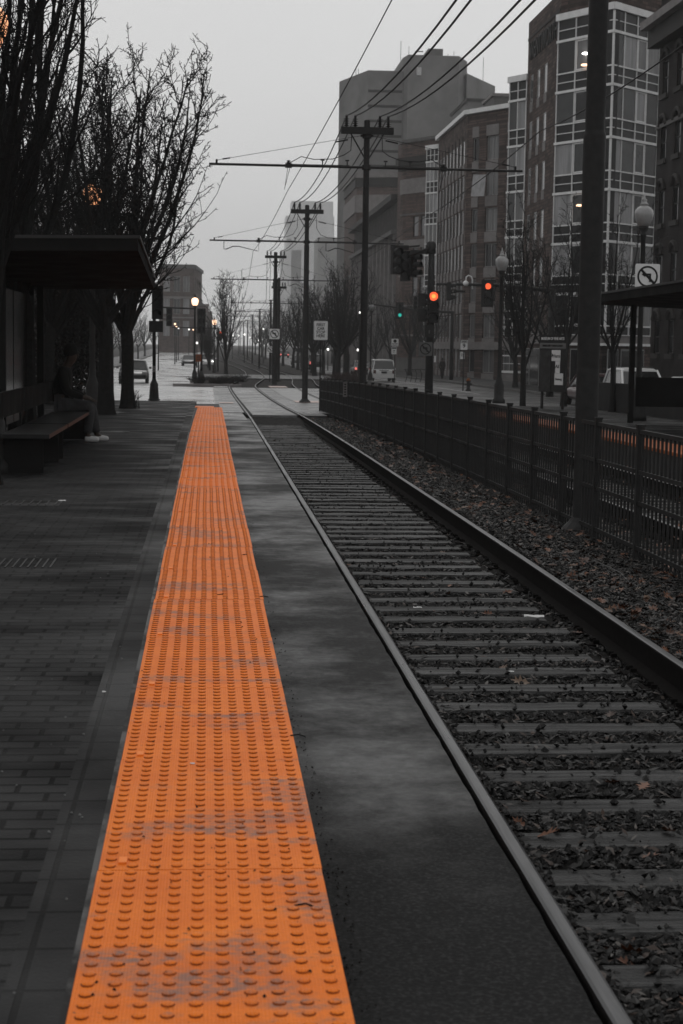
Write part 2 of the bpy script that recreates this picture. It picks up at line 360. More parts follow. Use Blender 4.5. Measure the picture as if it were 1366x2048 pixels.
# --- near platform
PAVE = brickmat('platform_brick', (.019, .019, .0193), (.0065, .0065, .0067), (.002, .002, .002), .2, .1, .009, .64, 'XY', .24, 1.0, .006, wet=True)
PAVB = brickmat('border_brick', (.016, .016, .0163), (.010, .010, .0102), (.004, .004, .004), .26, .135, .008, .72, 'YX', .2, 1.2, .006, offset=.0)
sheet('platform_paving', -6.2, -.443, -2, 49, 0, PAVE, z=zp, skirt=.6)
sheet('platform_border_paving', -.443, -.305, -2, 49, 0, PAVB, z=lambda y: zp(y) + .001, skirt=.6)
SEAL = mat('pale_joint_sealant', (.16, .16, .16), .7, col2=(.012, .012, .012), scale=3.2, thr=(.45, .55), stretch=(1, .6, 1))
sheet('joint_sealant', -.305, -.287, -2, 44, .002, SEAL, z=zp, skirt=.3)
EDGE = mat('edge_concrete', (.035, .035, .035), .7, var=.3, scale=5)
sheet('platform_edge', -.287, .325, -2, 46.5, -.006, EDGE, z=zp, skirt=.6)
sheet('platform_paving', .325, 1.02, 42.5, 49, .0, CROSSP, z=lambda y: zt(y) - .005, skirt=.3)

# --- orange tactile paving, real truncated domes
OR = bpy.data.materials.new('orange_tactile'); OR.use_nodes = True; MATS['orange_tactile'] = OR
n = OR.node_tree.nodes; l = OR.node_tree.links; b_ = n['Principled BSDF']
t = n.new('ShaderNodeTexCoord')
def noise(scale, det, vec, ro=.6):
    x = n.new('ShaderNodeTexNoise'); x.inputs['Scale'].default_value = scale; x.inputs['Detail'].default_value = det; x.inputs['Roughness'].default_value = ro; l.new(vec, x.inputs['Vector']); return x.outputs[0]
def mapr(s, a, b, c, d):
    r = n.new('ShaderNodeMapRange'); r.inputs[1].default_value = a; r.inputs[2].default_value = b; r.inputs[3].default_value = c; r.inputs[4].default_value = d; l.new(s, r.inputs[0]); return r.outputs[0]
def mixc(f, c1, c2, mode='MIX'):
    x = n.new('ShaderNodeMix'); x.data_type = 'RGBA'; x.blend_type = mode
    if isinstance(f, float): x.inputs[0].default_value = f
    else: l.new(f, x.inputs[0])
    for i, c in ((6, c1), (7, c2)):
        if isinstance(c, tuple): x.inputs[i].default_value = (*c, 1)
        else: l.new(c, x.inputs[i])
    return x.outputs[2]
mp = n.new('ShaderNodeMapping'); mp.inputs['Scale'].default_value = (1.0, 1.7, 1); l.new(t.outputs['Object'], mp.inputs[0]); V = mp.outputs[0]
mul = n.new('ShaderNodeMath'); mul.operation = 'MULTIPLY'
l.new(mapr(noise(1.9, 6, V, .6), .53, .61, 0, 1), mul.inputs[0]); l.new(mapr(noise(22, 6, V, .75), .36, .60, 0, .85), mul.inputs[1])
base = mixc(mapr(noise(3.5, 6, V), .3, .7, 0, 1), (.70, .145, .008), (.86, .212, .015))
base = mixc(mapr(noise(70, 3, V), .35, .65, .0, .30), base, (.46, .095, .01))
c = mixc(mul.outputs[0], base, (.16, .125, .115))
spk = mapr(noise(38, 2, V), .70, .74, 0, .8)
c = mixc(spk, c, (.03, .02, .015))
l.new(c, b_.inputs['Base Color']); b_.inputs['Roughness'].default_value = .48; b_.inputs['Specular IOR Level'].default_value = .10
wv = n.new('ShaderNodeTexWave'); wv.wave_type = 'BANDS'; wv.bands_direction = 'X'; wv.inputs['Scale'].default_value = 38; l.new(t.outputs['Object'], wv.inputs['Vector'])
bu = n.new('ShaderNodeBump'); bu.inputs['Strength'].default_value = .5; bu.inputs['Distance'].default_value = .0015; l.new(wv.outputs[0], bu.inputs['Height']); l.new(bu.outputs[0], b_.inputs['Normal'])
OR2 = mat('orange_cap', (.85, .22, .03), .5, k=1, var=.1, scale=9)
Y0 = 2.4; PL = 1.22; PX = .061; SHF = (1205 - 1204)
# photo seams: Y = 1.44 * f / (y - horizon)
seam0 = 1.44 * F_PX / 1079.0
panels = [seam0 + k * PL for k in range(-2, 32)]
def edge_shift(y): return interp([(0, 0), (3, 0.), (12, 0), (22, .0), (30, .015), (45, .06)], y)
vs = []; fs = []; b = MB()
for k, ys in enumerate(panels):
    far = ys > 16
    w0, w1 = -.285, .324
    ye = ys + PL - .007
    if k == len(panels) - 1: w0, w1 = -.36, .12
    s0, s1 = edge_shift(ys), edge_shift(ye)
    jz = random.uniform(-.0012, .0012); jx = random.uniform(-.003, .003)
    z0, z1 = zp(ys) + .010 + jz, zp(ye) + .010 + jz
    b.add([(w0 + s0 + jx, ys, z0), (w1 + s0 + jx, ys, z0), (w1 + s1 + jx, ye, z1), (w0 + s1 + jx, ye, z1),
           (w0 + s0 + jx, ys, z0 - .02), (w1 + s0 + jx, ys, z0 - .02), (w1 + s1 + jx, ye, z1 - .02), (w0 + s1 + jx, ye, z1 - .02)],
          [(0, 1, 2, 3), (0, 4, 5, 1), (1, 5, 6, 2), (2, 6, 7, 3), (3, 7, 4, 0)])
    nn = 8 if not far else 6
    for i in range(10):
        for j in range(20):
            x = w0 + jx + .0305 + i * .0605 + (s0 + s1) / 2
            if x > w1 + s0 - .01 or ys > 42: continue
            y = ys + .0305 + j * .061; z = z0 + (z1 - z0) * (y - ys) / PL
            if far and ys > 30 and j % 1: continue
            prof = ((.0160, 0.0), (.0142, .0040), (.0095, .0062), (.004, .0070)) if not far else ((.0165, 0.0), (.0140, .0040), (.006, .0060))
            q = []
            for r_, h_ in prof:
                q += [(x + r_ * math.cos(2 * math.pi * a / nn), y + r_ * math.sin(2 * math.pi * a / nn), z + h_) for a in range(nn)]
            ff = []
            for m_ in range(len(prof) - 1):
                ff += [(m_ * nn + a, m_ * nn + (a + 1) % nn, (m_ + 1) * nn + (a + 1) % nn, (m_ + 1) * nn + a) for a in range(nn)]
            ff.append(tuple((len(prof) - 1) * nn + a for a in range(nn)))
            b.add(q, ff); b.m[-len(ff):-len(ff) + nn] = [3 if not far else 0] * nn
    # square fixing cap and bolt heads near the near edge of each panel
    b.cbox((w0 + s0 + .062, ys + .075, z0 + .003), (.022, .05, .006), 1)
    for xx in (.04, .57): b.cbox((w0 + s0 + xx, ys + .03, z0 + .001), (.006, .008, .003), 2)
tag(b.build('tactile_paving', [OR, OR2, SIGNB, mat('shaded_grimy_dome_side', (.27, .060, .008), .7, k=1, var=.6, scale=30)]), kind='structure')  # near domes: shade on the steep sides put into the colour, along with grime
# --- opposite platform
sheet('opposite_platform', 7.27, 10.6, 2, 48, 0, PAVE, z=lambda y: zp(y) - .0, skirt=.6)
sheet('opposite_platform_edge', 6.62, 7.27, 2, 47, -.004, mat('dull_orange_edge', (.30, .075, .014), .6, k=1, var=.3, scale=4), z=lambda y: zp(y) + .012, skirt=.05)
sheet('opposite_platform_wall', 6.64, 7.26, 2, 48, -.03, mat('platform_side_concrete', (.085, .085, .085), .75, var=.4, scale=1.5), z=lambda y: zp(y), skirt=.6)

# --- asphalt / concrete strip between the orange edge and the first rail
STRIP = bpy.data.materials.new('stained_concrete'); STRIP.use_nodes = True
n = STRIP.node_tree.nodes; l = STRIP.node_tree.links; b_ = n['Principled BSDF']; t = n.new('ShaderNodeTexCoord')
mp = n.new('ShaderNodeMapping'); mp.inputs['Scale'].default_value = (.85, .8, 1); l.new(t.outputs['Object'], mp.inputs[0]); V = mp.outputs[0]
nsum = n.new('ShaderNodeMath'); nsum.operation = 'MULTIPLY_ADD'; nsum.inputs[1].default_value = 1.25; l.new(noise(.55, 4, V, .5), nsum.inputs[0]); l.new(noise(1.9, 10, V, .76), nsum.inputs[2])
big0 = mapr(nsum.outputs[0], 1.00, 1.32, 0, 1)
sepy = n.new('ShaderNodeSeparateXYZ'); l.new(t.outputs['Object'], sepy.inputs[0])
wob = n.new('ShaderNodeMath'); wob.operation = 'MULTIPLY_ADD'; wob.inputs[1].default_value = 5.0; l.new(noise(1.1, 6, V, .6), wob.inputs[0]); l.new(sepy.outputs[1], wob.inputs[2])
near_dim = mapr(wob.outputs[0], 7.3, 8.6, .10, 1)        # foreground dimming painted in: darker and rougher towards the camera
bigm = n.new('ShaderNodeMath'); bigm.operation = 'MULTIPLY'; l.new(big0, bigm.inputs[0]); l.new(near_dim, bigm.inputs[1]); big = bigm.outputs[0]
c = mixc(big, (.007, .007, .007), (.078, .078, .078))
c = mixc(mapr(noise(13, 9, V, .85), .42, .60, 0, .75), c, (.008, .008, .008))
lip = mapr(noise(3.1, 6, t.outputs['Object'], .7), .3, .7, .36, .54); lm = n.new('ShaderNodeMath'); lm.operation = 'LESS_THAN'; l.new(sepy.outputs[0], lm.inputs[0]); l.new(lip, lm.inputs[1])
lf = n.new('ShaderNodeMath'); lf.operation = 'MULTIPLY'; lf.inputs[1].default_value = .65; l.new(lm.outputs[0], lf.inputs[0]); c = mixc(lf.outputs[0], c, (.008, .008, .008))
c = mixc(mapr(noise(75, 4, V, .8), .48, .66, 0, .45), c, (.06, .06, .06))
l.new(c, b_.inputs['Base Color']); rmx = n.new('ShaderNodeMix'); rmx.data_type = 'FLOAT'; l.new(near_dim, rmx.inputs[0]); rmx.inputs[2].default_value = .92; l.new(mapr(big0, 0, 1, .78, .40), rmx.inputs[3]); l.new(rmx.outputs[0], b_.inputs['Roughness']); b_.inputs['Specular IOR Level'].default_value = .16
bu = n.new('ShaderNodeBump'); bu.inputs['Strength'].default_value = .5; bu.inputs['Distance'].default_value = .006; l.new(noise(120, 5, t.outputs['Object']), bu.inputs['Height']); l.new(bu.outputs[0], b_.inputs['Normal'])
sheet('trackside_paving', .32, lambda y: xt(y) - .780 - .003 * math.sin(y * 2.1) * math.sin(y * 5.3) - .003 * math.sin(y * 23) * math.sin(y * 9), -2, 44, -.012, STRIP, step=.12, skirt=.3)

# --- ballast beds (rough mesh)
def bed(name, x0, x1, y0, y1, prof, m, nx=26, dy=.09, amp=.012):
    ys = np.arange(y0, y1, dy); xs = np.linspace(0, 1, nx); vs = []
    rng = np.random.RandomState(3)
    for y in ys:
        a = x0(y) if callable(x0) else x0; c = x1(y) if callable(x1) else x1
        for k, u in enumerate(xs):
            x = a + (c - a) * u
            vs.append((x, y, zt(y) + prof(x - xt(y)) + (max(0, y - 43) * .028 if x < 3.9 and abs(x - xt(y)) < .8 else 0) + rng.uniform(-amp, amp)))
    fs = []
    for i in range(len(ys) - 1):
        for k in range(nx - 1):
            q = i * nx + k; fs.append((q, q + 1, q + nx + 1, q + nx))
    b = MB(); b.add(vs, fs); return tag(b.build(name, m), kind='structure')
def prof1(d):
    return interp([(-.70, -.20), (-.62, -.195), (-.56, -.200), (.42, -.200), (.52, -.20), (.66, -.195), (.80, -.17), (.84, -.07), (1.1, -.07), (1.7, -.12), (3, -.16)], d)
bed('ballast', lambda y: xt(y) - .82, 3.9, 1.5, 48.5, prof1, BALB, nx=44)
bed('ballast', 3.9, 6.64, 8, 44, lambda d: -.19, BALB, nx=14, dy=.3)
sheet('ballast', lambda y: xt(y) + 1.7, 6.64, 44, 50.2, -.14, BALB, step=1)

# --- tracks
RAILM = mat('worn_rail_steel', (.065, .065, .067), .36, k=1, var=.35, scale=9, metal=.75, stretch=(6, .35, 6), rvar=.1)
RAILW = mat('rusty_rail_web', (.016, .0145, .014), .9, spec=.03, var=.4, scale=20)
TIE = mat('weathered_tie', (.0175, .0175, .0175), .62, k=1, var=.85, scale=7, stretch=(.6, 11, 3), bump=1.0, bscale=60, rvar=.2)
def rail(parent, xf, y0, y1, x_off, name='rail', step=1.0, groove=False):
    head = [(-.036, -.012), (-.031, -.004), (-.020, 0), (.020, 0), (.031, -.004), (.036, -.012), (.034, -.036), (.010, -.044), (.009, -.14), (.070, -.162), (.072, -.172), (-.072, -.172), (-.070, -.162), (-.009, -.14), (-.010, -.044), (-.034, -.036)]
    ys = frange(y0, y1, step); b = MB(); vs = []; fs = []; nn = len(head)
    for y in ys:
        for hx, hz in head: vs.append((xf(y) + x_off + hx * (.80 if hz > -.1 else 1), y, zt(y) + hz))
    mi = []
    for i in range(len(ys) - 1):
        for k in range(nn):
            b_f = (i * nn + k, i * nn + (k + 1) % nn, (i + 1) * nn + (k + 1) % nn, (i + 1) * nn + k); fs.append(b_f)
            mi.append(0 if k in (1, 2, 3) else 1)
    b.add(vs, fs); b.m = mi; b.add([], [])
    b.v = b.v; o = b.build(name, [RAILM, RAILW], parent); return o
def track(label, xf, ranges, tie_ranges, cat='railway track', cap=99, tw=1.16, toff=-.03):
    T = thing('railway_track', label, cat, (0, 0, 0))
    for y0, y1 in ranges:
        for s in (-1, 1): rail(T, xf, y0, y1, s * .737)
    cnt = 0
    for y0, y1, sp_ in tie_ranges:
        y = y0
        while y < y1 and cnt < cap:
            b = MB(); x = xf(y) + toff; h = .012
            L_ = tw / 2 + random.uniform(-.03, .04); rz = random.uniform(-.006, .006)
            # slightly irregular worn timber with a split
            ww = .105 + random.uniform(-.008, .006); zz = zt(y) - .178 + random.uniform(-.008, .004)
            vs = []
            nseg = 8
            for i in range(nseg + 1):
                u = -L_ + 2 * L_ * i / nseg
                for (dy, dz) in ((-ww, -.13), (-ww + random.uniform(-.004, .004), -.012 + random.uniform(-.005, .003)), (-ww + .014, random.uniform(-.003, .002)), (ww - .014, random.uniform(-.003, .002)), (ww + random.uniform(-.004, .004), -.012), (ww, -.13)):
                    vs.append((x + u, y + dy + u * rz, zz + dz))
            fs = []
            for i in range(nseg):
                for k in range(5): q = i * 6 + k; fs.append((q, q + 6, q + 7, q + 1))
            fs += [tuple(range(6)), tuple(nseg * 6 + k for k in range(5, -1, -1))]
            b.add(vs, fs); b.build('tie', TIE, T); cnt += 1
            y += sp_ * random.uniform(.985, 1.015)
    b = MB()           # tie plates and clips hugging both rails
    for y0, y1, sp_ in tie_ranges:
        y = y0
        while y < y1 and y < 30:
            for s in (-1, 1):
                x = xf(y) + s * .737; z = zt(y) - .178
                b.box((x - .15, y - .08, z - .01), (x + .15, y + .08, z + .004))
                for s2 in (-1, 1):
                    b.cbox((x + s2 * .088, y - .045, z + .016), (.035, .022, .024)); b.cbox((x + s2 * .088, y + .045, z + .016), (.035, .022, .024))
            y += sp_
    tag(b.build('tie_plates', RAILW, T), kind='stuff')
    return T
# tie rows in the photograph: 1 / (y - 688) steps of 7.5e-5 at 1.82 m below the eye
TS = 1.82 * F_PX * 7.5e-5
track('near track of worn steel rails on weathered grey timber ties beside the orange strip', xt, [(1.2, 430)], [(3.27, 47.2, TS)])
xt2 = lambda y: (5.2 + interp([(-10, 0), (50, .0), (66, .35), (90, .9), (120, 2.1), (160, 2.5), (400, 1)], y)) if y < 160 else xt(y) + 3.6
T2 = track('far track behind the picket fence, beside the opposite platform', lambda y: interp([(-10, 5.2), (50, 5.2), (66, 5.5), (90, 5.6), (104, 6.0), (120, 6.8), (145, 7.7), (175, 8.1), (250, 7.3), (430, 4.6)], y), [(8, 400)], [(10, 40, .46)], cap=66, tw=2.3, toff=0)

# --- debris between ties and right of the rail
rng = np.random.RandomState(11)
def scatter(name, m, n_, gen, shape, label=None):
    V_ = []; F_ = []; k = 0
    for i in range(n_):
        p = gen(i)
        if p is None: continue
        vs, fs = shape(i)
        a = rng.uniform(0, 2 * math.pi); ca, sa = math.cos(a), math.sin(a); ta = rng.uniform(-.5, .5); tb = rng.uniform(-.5, .5)
        vs = np.array(vs); x = vs[:, 0] * ca - vs[:, 1] * sa; y = vs[:, 0] * sa + vs[:, 1] * ca; z = vs[:, 2] + x * ta + y * tb
        V_.append(np.stack([x + p[0], y + p[1], z + p[2]], 1)); F_ += [tuple(q + k for q in f) for f in fs]; k += len(vs)
    me = bpy.data.meshes.new(name); me.from_pydata(np.concatenate(V_).tolist(), [], F_); me.materials.append(m)
    o = bpy.data.objects.new(name, me); COL.objects.link(o); return tag(o, label, None, None, 'stuff')
def ydist(i, y0=3.2, y1=44):
    # denser close to the camera
    u = rng.uniform(); return 1 / (1 / y0 + (1 / y1 - 1 / y0) * u)
def pebble(i):
    s = rng.uniform(.006, .020) ; q = rng.uniform(.6, 1.3, 6) * s
    return [(q[0], 0, 0), (0, q[1], 0), (-q[2], 0, 0), (0, -q[3], 0), (0, 0, q[4] * .8), (0, 0, -q[5])], [(0, 1, 4), (1, 2, 4), (2, 3, 4), (3, 0, 4), (1, 0, 5), (2, 1, 5), (3, 2, 5), (0, 3, 5)]
def frag(i):
    L_ = rng.uniform(.010, .034); w = L_ * rng.uniform(.2, .45); c_ = rng.uniform(.1, .5) * w
    return [(-L_, 0, 0), (0, -w, c_), (0, w, c_), (L_, 0, rng.uniform(0, .5) * w)], [(0, 1, 2), (1, 3, 2)]
def lobed(i):
    L_ = rng.uniform(.028, .060); pts = [(-1, 0), (-.7, .12), (-.45, .5), (-.25, .15), (.05, .75), (.2, .2), (.55, .55), (.5, .14), (1, 0), (.5, -.14), (.55, -.55), (.2, -.2), (.05, -.75), (-.25, -.15), (-.45, -.5), (-.7, -.12)]
    cu = rng.uniform(.15, .6)
    vs = [(x * L_, y * L_, (abs(y) ** 1.3 + .35 * x * x) * L_ * cu) for x, y in pts] + [(0, 0, 0)]
    nn = len(pts); return vs, [(k, (k + 1) % nn, nn) for k in range(nn)]
GREYLIT = mat('dark_leaf_litter', (.02, .018, .016), .55, k=.52, island=[(0, (.006, .006, .006)), (.55, (.018, .016, .015)), (.72, (.050, .046, .044)), (.86, (.060, .030, .018)), (1, (.16, .15, .14))])
LEAFM = mat('fallen_oak_leaf', (.08, .03, .015), .5, k=.95, island=[(0, (.030, .016, .010)), (.4, (.075, .028, .014)), (.75, (.13, .048, .020)), (1, (.10, .075, .055))])
PEB = mat('ballast_stone', (.02, .02, .02), .5, island=[(0, (.006, .006, .006)), (.6, (.016, .015, .015)), (.9, (.036, .035, .034)), (1, (.09, .088, .085))])
def g_mid(i):
    y = ydist(i); d = rng.uniform(-.68, .74); ph = ((y - 3.27) / TS) % 1.0
    if abs(d) < .56 and (ph < .24 or ph > .76) and rng.uniform() > .10:
        return None
    on = (ph < .22 or ph > .78) and abs(d) < .56
    return (xt(y) + d, y, zt(y) + (-.174 if on else prof1(d) + .014) + rng.uniform(0, .010))
def g_right(i):
    y = ydist(i, 5.5, 46); d = rng.uniform(.83, 2.4); return (xt(y) + d, y, zt(y) + prof1(d) + .010 + rng.uniform(0, .02))
def g_far(i):
    y = rng.uniform(11, 45); return (rng.uniform(3.7, 6.6), y, zt(y) - .17 + rng.uniform(0, .02))
scatter('ballast_stones', PEB, 20000, g_mid, pebble); scatter('ballast_stones', PEB, 16000, g_right, pebble)
scatter('leaf_litter', GREYLIT, 16000, g_mid, frag); scatter('leaf_litter', GREYLIT, 30000, g_right, frag)
scatter('leaf_litter', GREYLIT, 7000, g_far, frag)
def g_l(i): 
    return g_right(i) if rng.uniform() < .93 else g_mid(i)
scatter('fallen_leaves', LEAFM, 1500, g_l, lobed); 
def g_lf(i):
    y = rng.uniform(11, 45); return (rng.uniform(2.8, 6.6), y, zt(y) - .09 + rng.uniform(0, .02))
scatter('fallen_leaves', LEAFM, 900, g_lf, lobed)
# crumbs along the edge of the strip and on the platform
def g_pl(i):
    y = ydist(i, 3.5, 40); return (rng.uniform(-3, -.35), y, zp(y) + .004)
def crumb(i):
    s = rng.uniform(.002, .006); return [(s, 0, 0), (0, s, 0), (-s, 0, 0), (0, -s, 0), (0, 0, s)], [(0, 1, 4), (1, 2, 4), (2, 3, 4), (3, 0, 4)]
scatter('grit', mat('pale_grit', (.25, .25, .25), .6), 260, g_pl, crumb)
def g_or(i):
    y = ydist(i, 3.5, 40); return (rng.uniform(-.29, .29) + edge_shift(y), y, zp(y) + .013)
scatter('grit', mat('dark_grit', (.015, .010, .008), .7), 110, g_or, crumb)
def g_st(i):
    y = ydist(i, 3.5, 40); u = rng.uniform(); return (.335 + .1 * u * u, y, zt(y) - .008)
scatter('grit', mat('dark_grit', (.015, .010, .008), .7), 700, g_st, crumb)

# wrapper litter, twigs, cable
def litter(px, py, Y, zoff, L_, w, m, label, name='paper_scrap', cat='litter', ang=0):
    p = P(px, py, Y); b = MB(); vs = []; fs = []; nn = 7
    for i in range(nn):
        u = i / (nn - 1) - .5; ww = w * (1 - abs(u) ** 3 * 3) + .002
        for v in (-1, 0, 1): vs.append((u * L_, v * ww / 2, random.uniform(0, w * .25) + (.3 * w if v == 0 else 0)))
    for i in range(nn - 1):
        for k in range(2): q = i * 3 + k; fs.append((q, q + 3, q + 4, q + 1))
    b.add(vs, fs); o = b.build(name, m, None, True, (p.x, Y, zoff)); o.rotation_euler = (0, 0, ang); return tag(o, label, cat)
PAPER = mat('pale_paper', (.5, .5, .5), .5, k=1, var=.15, scale=20)
def yat(py, h, px=683):   # distance of a pixel row on a plane z = h
    d = cam2world(Vector((px - 683, 1024 - py, F_PX))); return (h - 1.64) / d.z * d.y
y_ = yat(1236, -.16, 1068); litter(1068, 1236, y_, -.155, .135, .035, PAPER, 'crumpled white wrapper on the ties near the right rail', ang=-.12)
y_ = yat(1217, -.17, 835); litter(835, 1217, y_, -.165, .06, .02, PAPER, 'small white scrap lying between ties nearer the left rail')
y_ = yat(1345, -.17, 1022); litter(1022, 1345, y_, -.165, .035, .012, PAPER, 'tiny white scrap on a tie below the crumpled wrapper')
y_ = yat(1003, .2, 124); litter(124, 1003, y_, .206, .07, .02, PAPER, 'thin white paper strip lying on the dark platform bricks')
y_ = yat(1530, .21, 385); litter(385, 1530, y_, .214, .016, .01, PAPER, 'tiny white fleck on the orange tactile strip')
y_ = yat(1387, .2, 208); litter(208, 1387, y_, .206, .016, .012, PAPER, 'small pale pebble of paper on the border bricks')
# thin cable lying on the ballast, right
pts = []
for px, py in ((1170, 1115), (1200, 1127), (1240, 1145), (1262, 1170), (1290, 1187), (1330, 1210), (1380, 1238), (1440, 1270)):
    y_ = yat(py, -.07, px); pts.append(P(px, py, y_))
b = MB(); b.tube(pts, .006, 6); tag(b.build('ground_cable', mat('grey_cable', (.07, .07, .07), .6), None, True), 'thin grey cable snaking over the leaf-strewn ballast by the right rail', 'cable')
for px, py, L_, a, lab in ((1096, 1072, .15, -.7, 'short pale stick on the ballast left of the cable'), (1180, 1165, .10, .9, 'short brown twig under the bend of the cable')):
    y_ = yat(py, -.07, px); p = P(px, py, y_); b = MB(); b.tube([(p.x - L_ / 2 * math.cos(a), p.y - L_ / 2 * math.sin(a), -.06), (p.x + L_ / 2 * math.cos(a), p.y + L_ / 2 * math.sin(a), -.055)], .006, 5)
    tag(b.build('stick', mat('bare_stick', (.09, .08, .075), .8)), lab, 'stick')
for px, py, s in ((612, 1812, .03), (492, 1110, .025), (445, 1190, .03), (528, 1194, .03), (597, 1472, .03)):
    y_ = yat(py, .212, px); p = P(px, py, y_); b = MB(); b.tube([(p.x - s, p.y, .214), (p.x, p.y + s * .2, .217), (p.x + s * .8, p.y - s * .5, .214)], .0025, 5)
    zz = .0 if px not in (528, 597) else -.21
    o = b.build('twig', SIGNB); tag(o, {612: 'small curled dark twig low on the orange strip', 492: 'dark twig fragment on the orange strip by its right edge', 445: 'dark leaf stem across the middle of the orange strip', 528: 'dark crumb of leaf at the right lip of the orange strip', 597: 'dark leaf scrap beside the right lip of the orange strip'}[px], 'twig')
# manhole and drain grates on the platform
b = MB(); y_ = yat(1300 * 0 + 889 - 3, .2, 205); 
GRATE = mat('grate_iron', (.018, .018, .018), .35, rvar=.1)
for px, py, w_, d_, lab in ((20, 1006, .45, .5, 'flush slotted drain grate in the bricks, farther of the two'), (25, 1128, .3, .5, 'flush slotted drain grate in the bricks, nearer the camera')):
    y_ = yat(py, .2, px); p = P(px, py, y_); T = thing('drain_grate', lab, 'drain grate', (p.x, y_, .2))
    b = MB(); b.box((-w_, -d_ / 2, -.01), (w_, d_ / 2, .003)); b.build('frame', GRATE, T)
    b = MB()
    for k in range(12): xx = -w_ + .04 + k * (2 * w_ - .08) / 11; b.box((xx - .006, -d_ / 2 + .03, .003), (xx + .006, d_ / 2 - .03, .009))
    b.build('slats', mat('grate_slat', (.016, .016, .016), .5, k=1), T)
for px, py, r_, lab in ((222, 884, .28, 'round dark manhole cover on the platform beside the seated person'), (235, 838, .22, 'round dark manhole cover on the platform near the tree trunk')):
    y_ = yat(py - 22, .2, px); p = P(px, py - 22, y_); b = MB(); b.lathe([(r_ + .03, 0), (r_ + .03, .005), (r_, .005), (r_, .007)], n=28)
    tag(b.build('manhole_cover', GRATE, None, False, (p.x, y_, zp(y_))), lab, 'manhole cover')
# ------------------------------------------------------------------ buildings
BRK = brickmat('brown_brick', (.088, .063, .056), (.020, .0150, .014), (.036, .030, .028), .9, .22, .03, .85, 'W', .1, 1, .0)
BRK2 = brickmat('red_brick', (.100, .066, .058), (.034, .025, .022), (.050, .044, .042), .7, .2, .03, .85, 'W', .1, 1, .0)
BRKD = brickmat('dark_brick', (.014, .011, .0105), (.009, .007, .007), (.010, .009, .009), .6, .2, .03, .85, 'W', .1, 1, .0)
PANES = [mat('window_glass_dark', (.006, .006, .007), .08, spec=.25, k=1, var=.5, scale=.6), mat('window_glass_grey', (.028, .030, .031), .10, spec=.3, k=1, var=.5, scale=.5),
         mat('window_glass_curtain', (.11, .11, .111), .12, spec=.35, k=1, var=.45, scale=.8, stretch=(3, 3, .4)), mat('window_glass_pale', (.24, .24, .245), .15, k=1, var=.35, scale=.7, stretch=(4, 4, .3))]
FRD = mat('dark_window_frame', (.022, .022, .022), .5)
FRG = mat('grey_window_frame', (.24, .24, .24), .5, k=1)
CORN = mat('dark_cornice', (.022, .020, .019), .7, var=.3, scale=2)
def part(mb, name, mats, parent, smooth=False):
    L0 = parent
    off = Vector((0, 0, 0)); q = parent
    while q: off += q.location; q = q.parent
    mb.v = [(x - off.x, y - off.y, z - off.z) for x, y, z in mb.v]
    return mb.build(name, mats, parent, smooth)
def nrm(A, B):
    d = Vector((B[0] - A[0], B[1] - A[1])); Ld = d.length; d /= Ld; n_ = Vector((d.y, -d.x)); mid = Vector(((A[0] + B[0]) / 2, (A[1] + B[1]) / 2))
    if n_.dot(Vector((0, 0)) - mid) < 0: n_ = -n_
    return d, n_, Ld
def wall(mb, A, B, z0, z1, holes=(), dep=.22, mi=0):
    d, n_, Ld = nrm(A, B)
    us = sorted({0, Ld} | {u for h in holes for u in h[:2]}); zs = sorted({z0, z1} | {z for h in holes for z in h[2:4]})
    def pt(u, z, o=0): return (A[0] + d.x * u + n_.x * o, A[1] + d.y * u + n_.y * o, z)
    for i in range(len(us) - 1):
        for j in range(len(zs) - 1):
            um, zm = (us[i] + us[i + 1]) / 2, (zs[j] + zs[j + 1]) / 2
            if any(h[0] < um < h[1] and h[2] < zm < h[3] for h in holes): continue
            mb.add([pt(us[i], zs[j]), pt(us[i + 1], zs[j]), pt(us[i + 1], zs[j + 1]), pt(us[i], zs[j + 1])], [(0, 1, 2, 3)], mi)
    for u0, u1, a, c in [h[:4] for h in holes]:
        mb.add([pt(u0, a), pt(u1, a), pt(u1, c), pt(u0, c), pt(u0, a, -dep), pt(u1, a, -dep), pt(u1, c, -dep), pt(u0, c, -dep)],
               [(0, 1, 5, 4), (1, 2, 6, 5), (2, 3, 7, 6), (3, 0, 4, 7)], mi)
def obox(mb, A, d, n_, u0, u1, z0, z1, o0, o1, mi=0):
    def pt(u, z, o): return (A[0] + d.x * u + n_.x * o, A[1] + d.y * u + n_.y * o, z)
    mb.add([pt(u0, z0, o0), pt(u1, z0, o0), pt(u1, z0, o1), pt(u0, z0, o1), pt(u0, z1, o0), pt(u1, z1, o0), pt(u1, z1, o1), pt(u0, z1, o1)],
           [(0, 3, 2, 1), (4, 5, 6, 7), (0, 1, 5, 4), (1, 2, 6, 5), (2, 3, 7, 6), (3, 0, 4, 7)], mi)
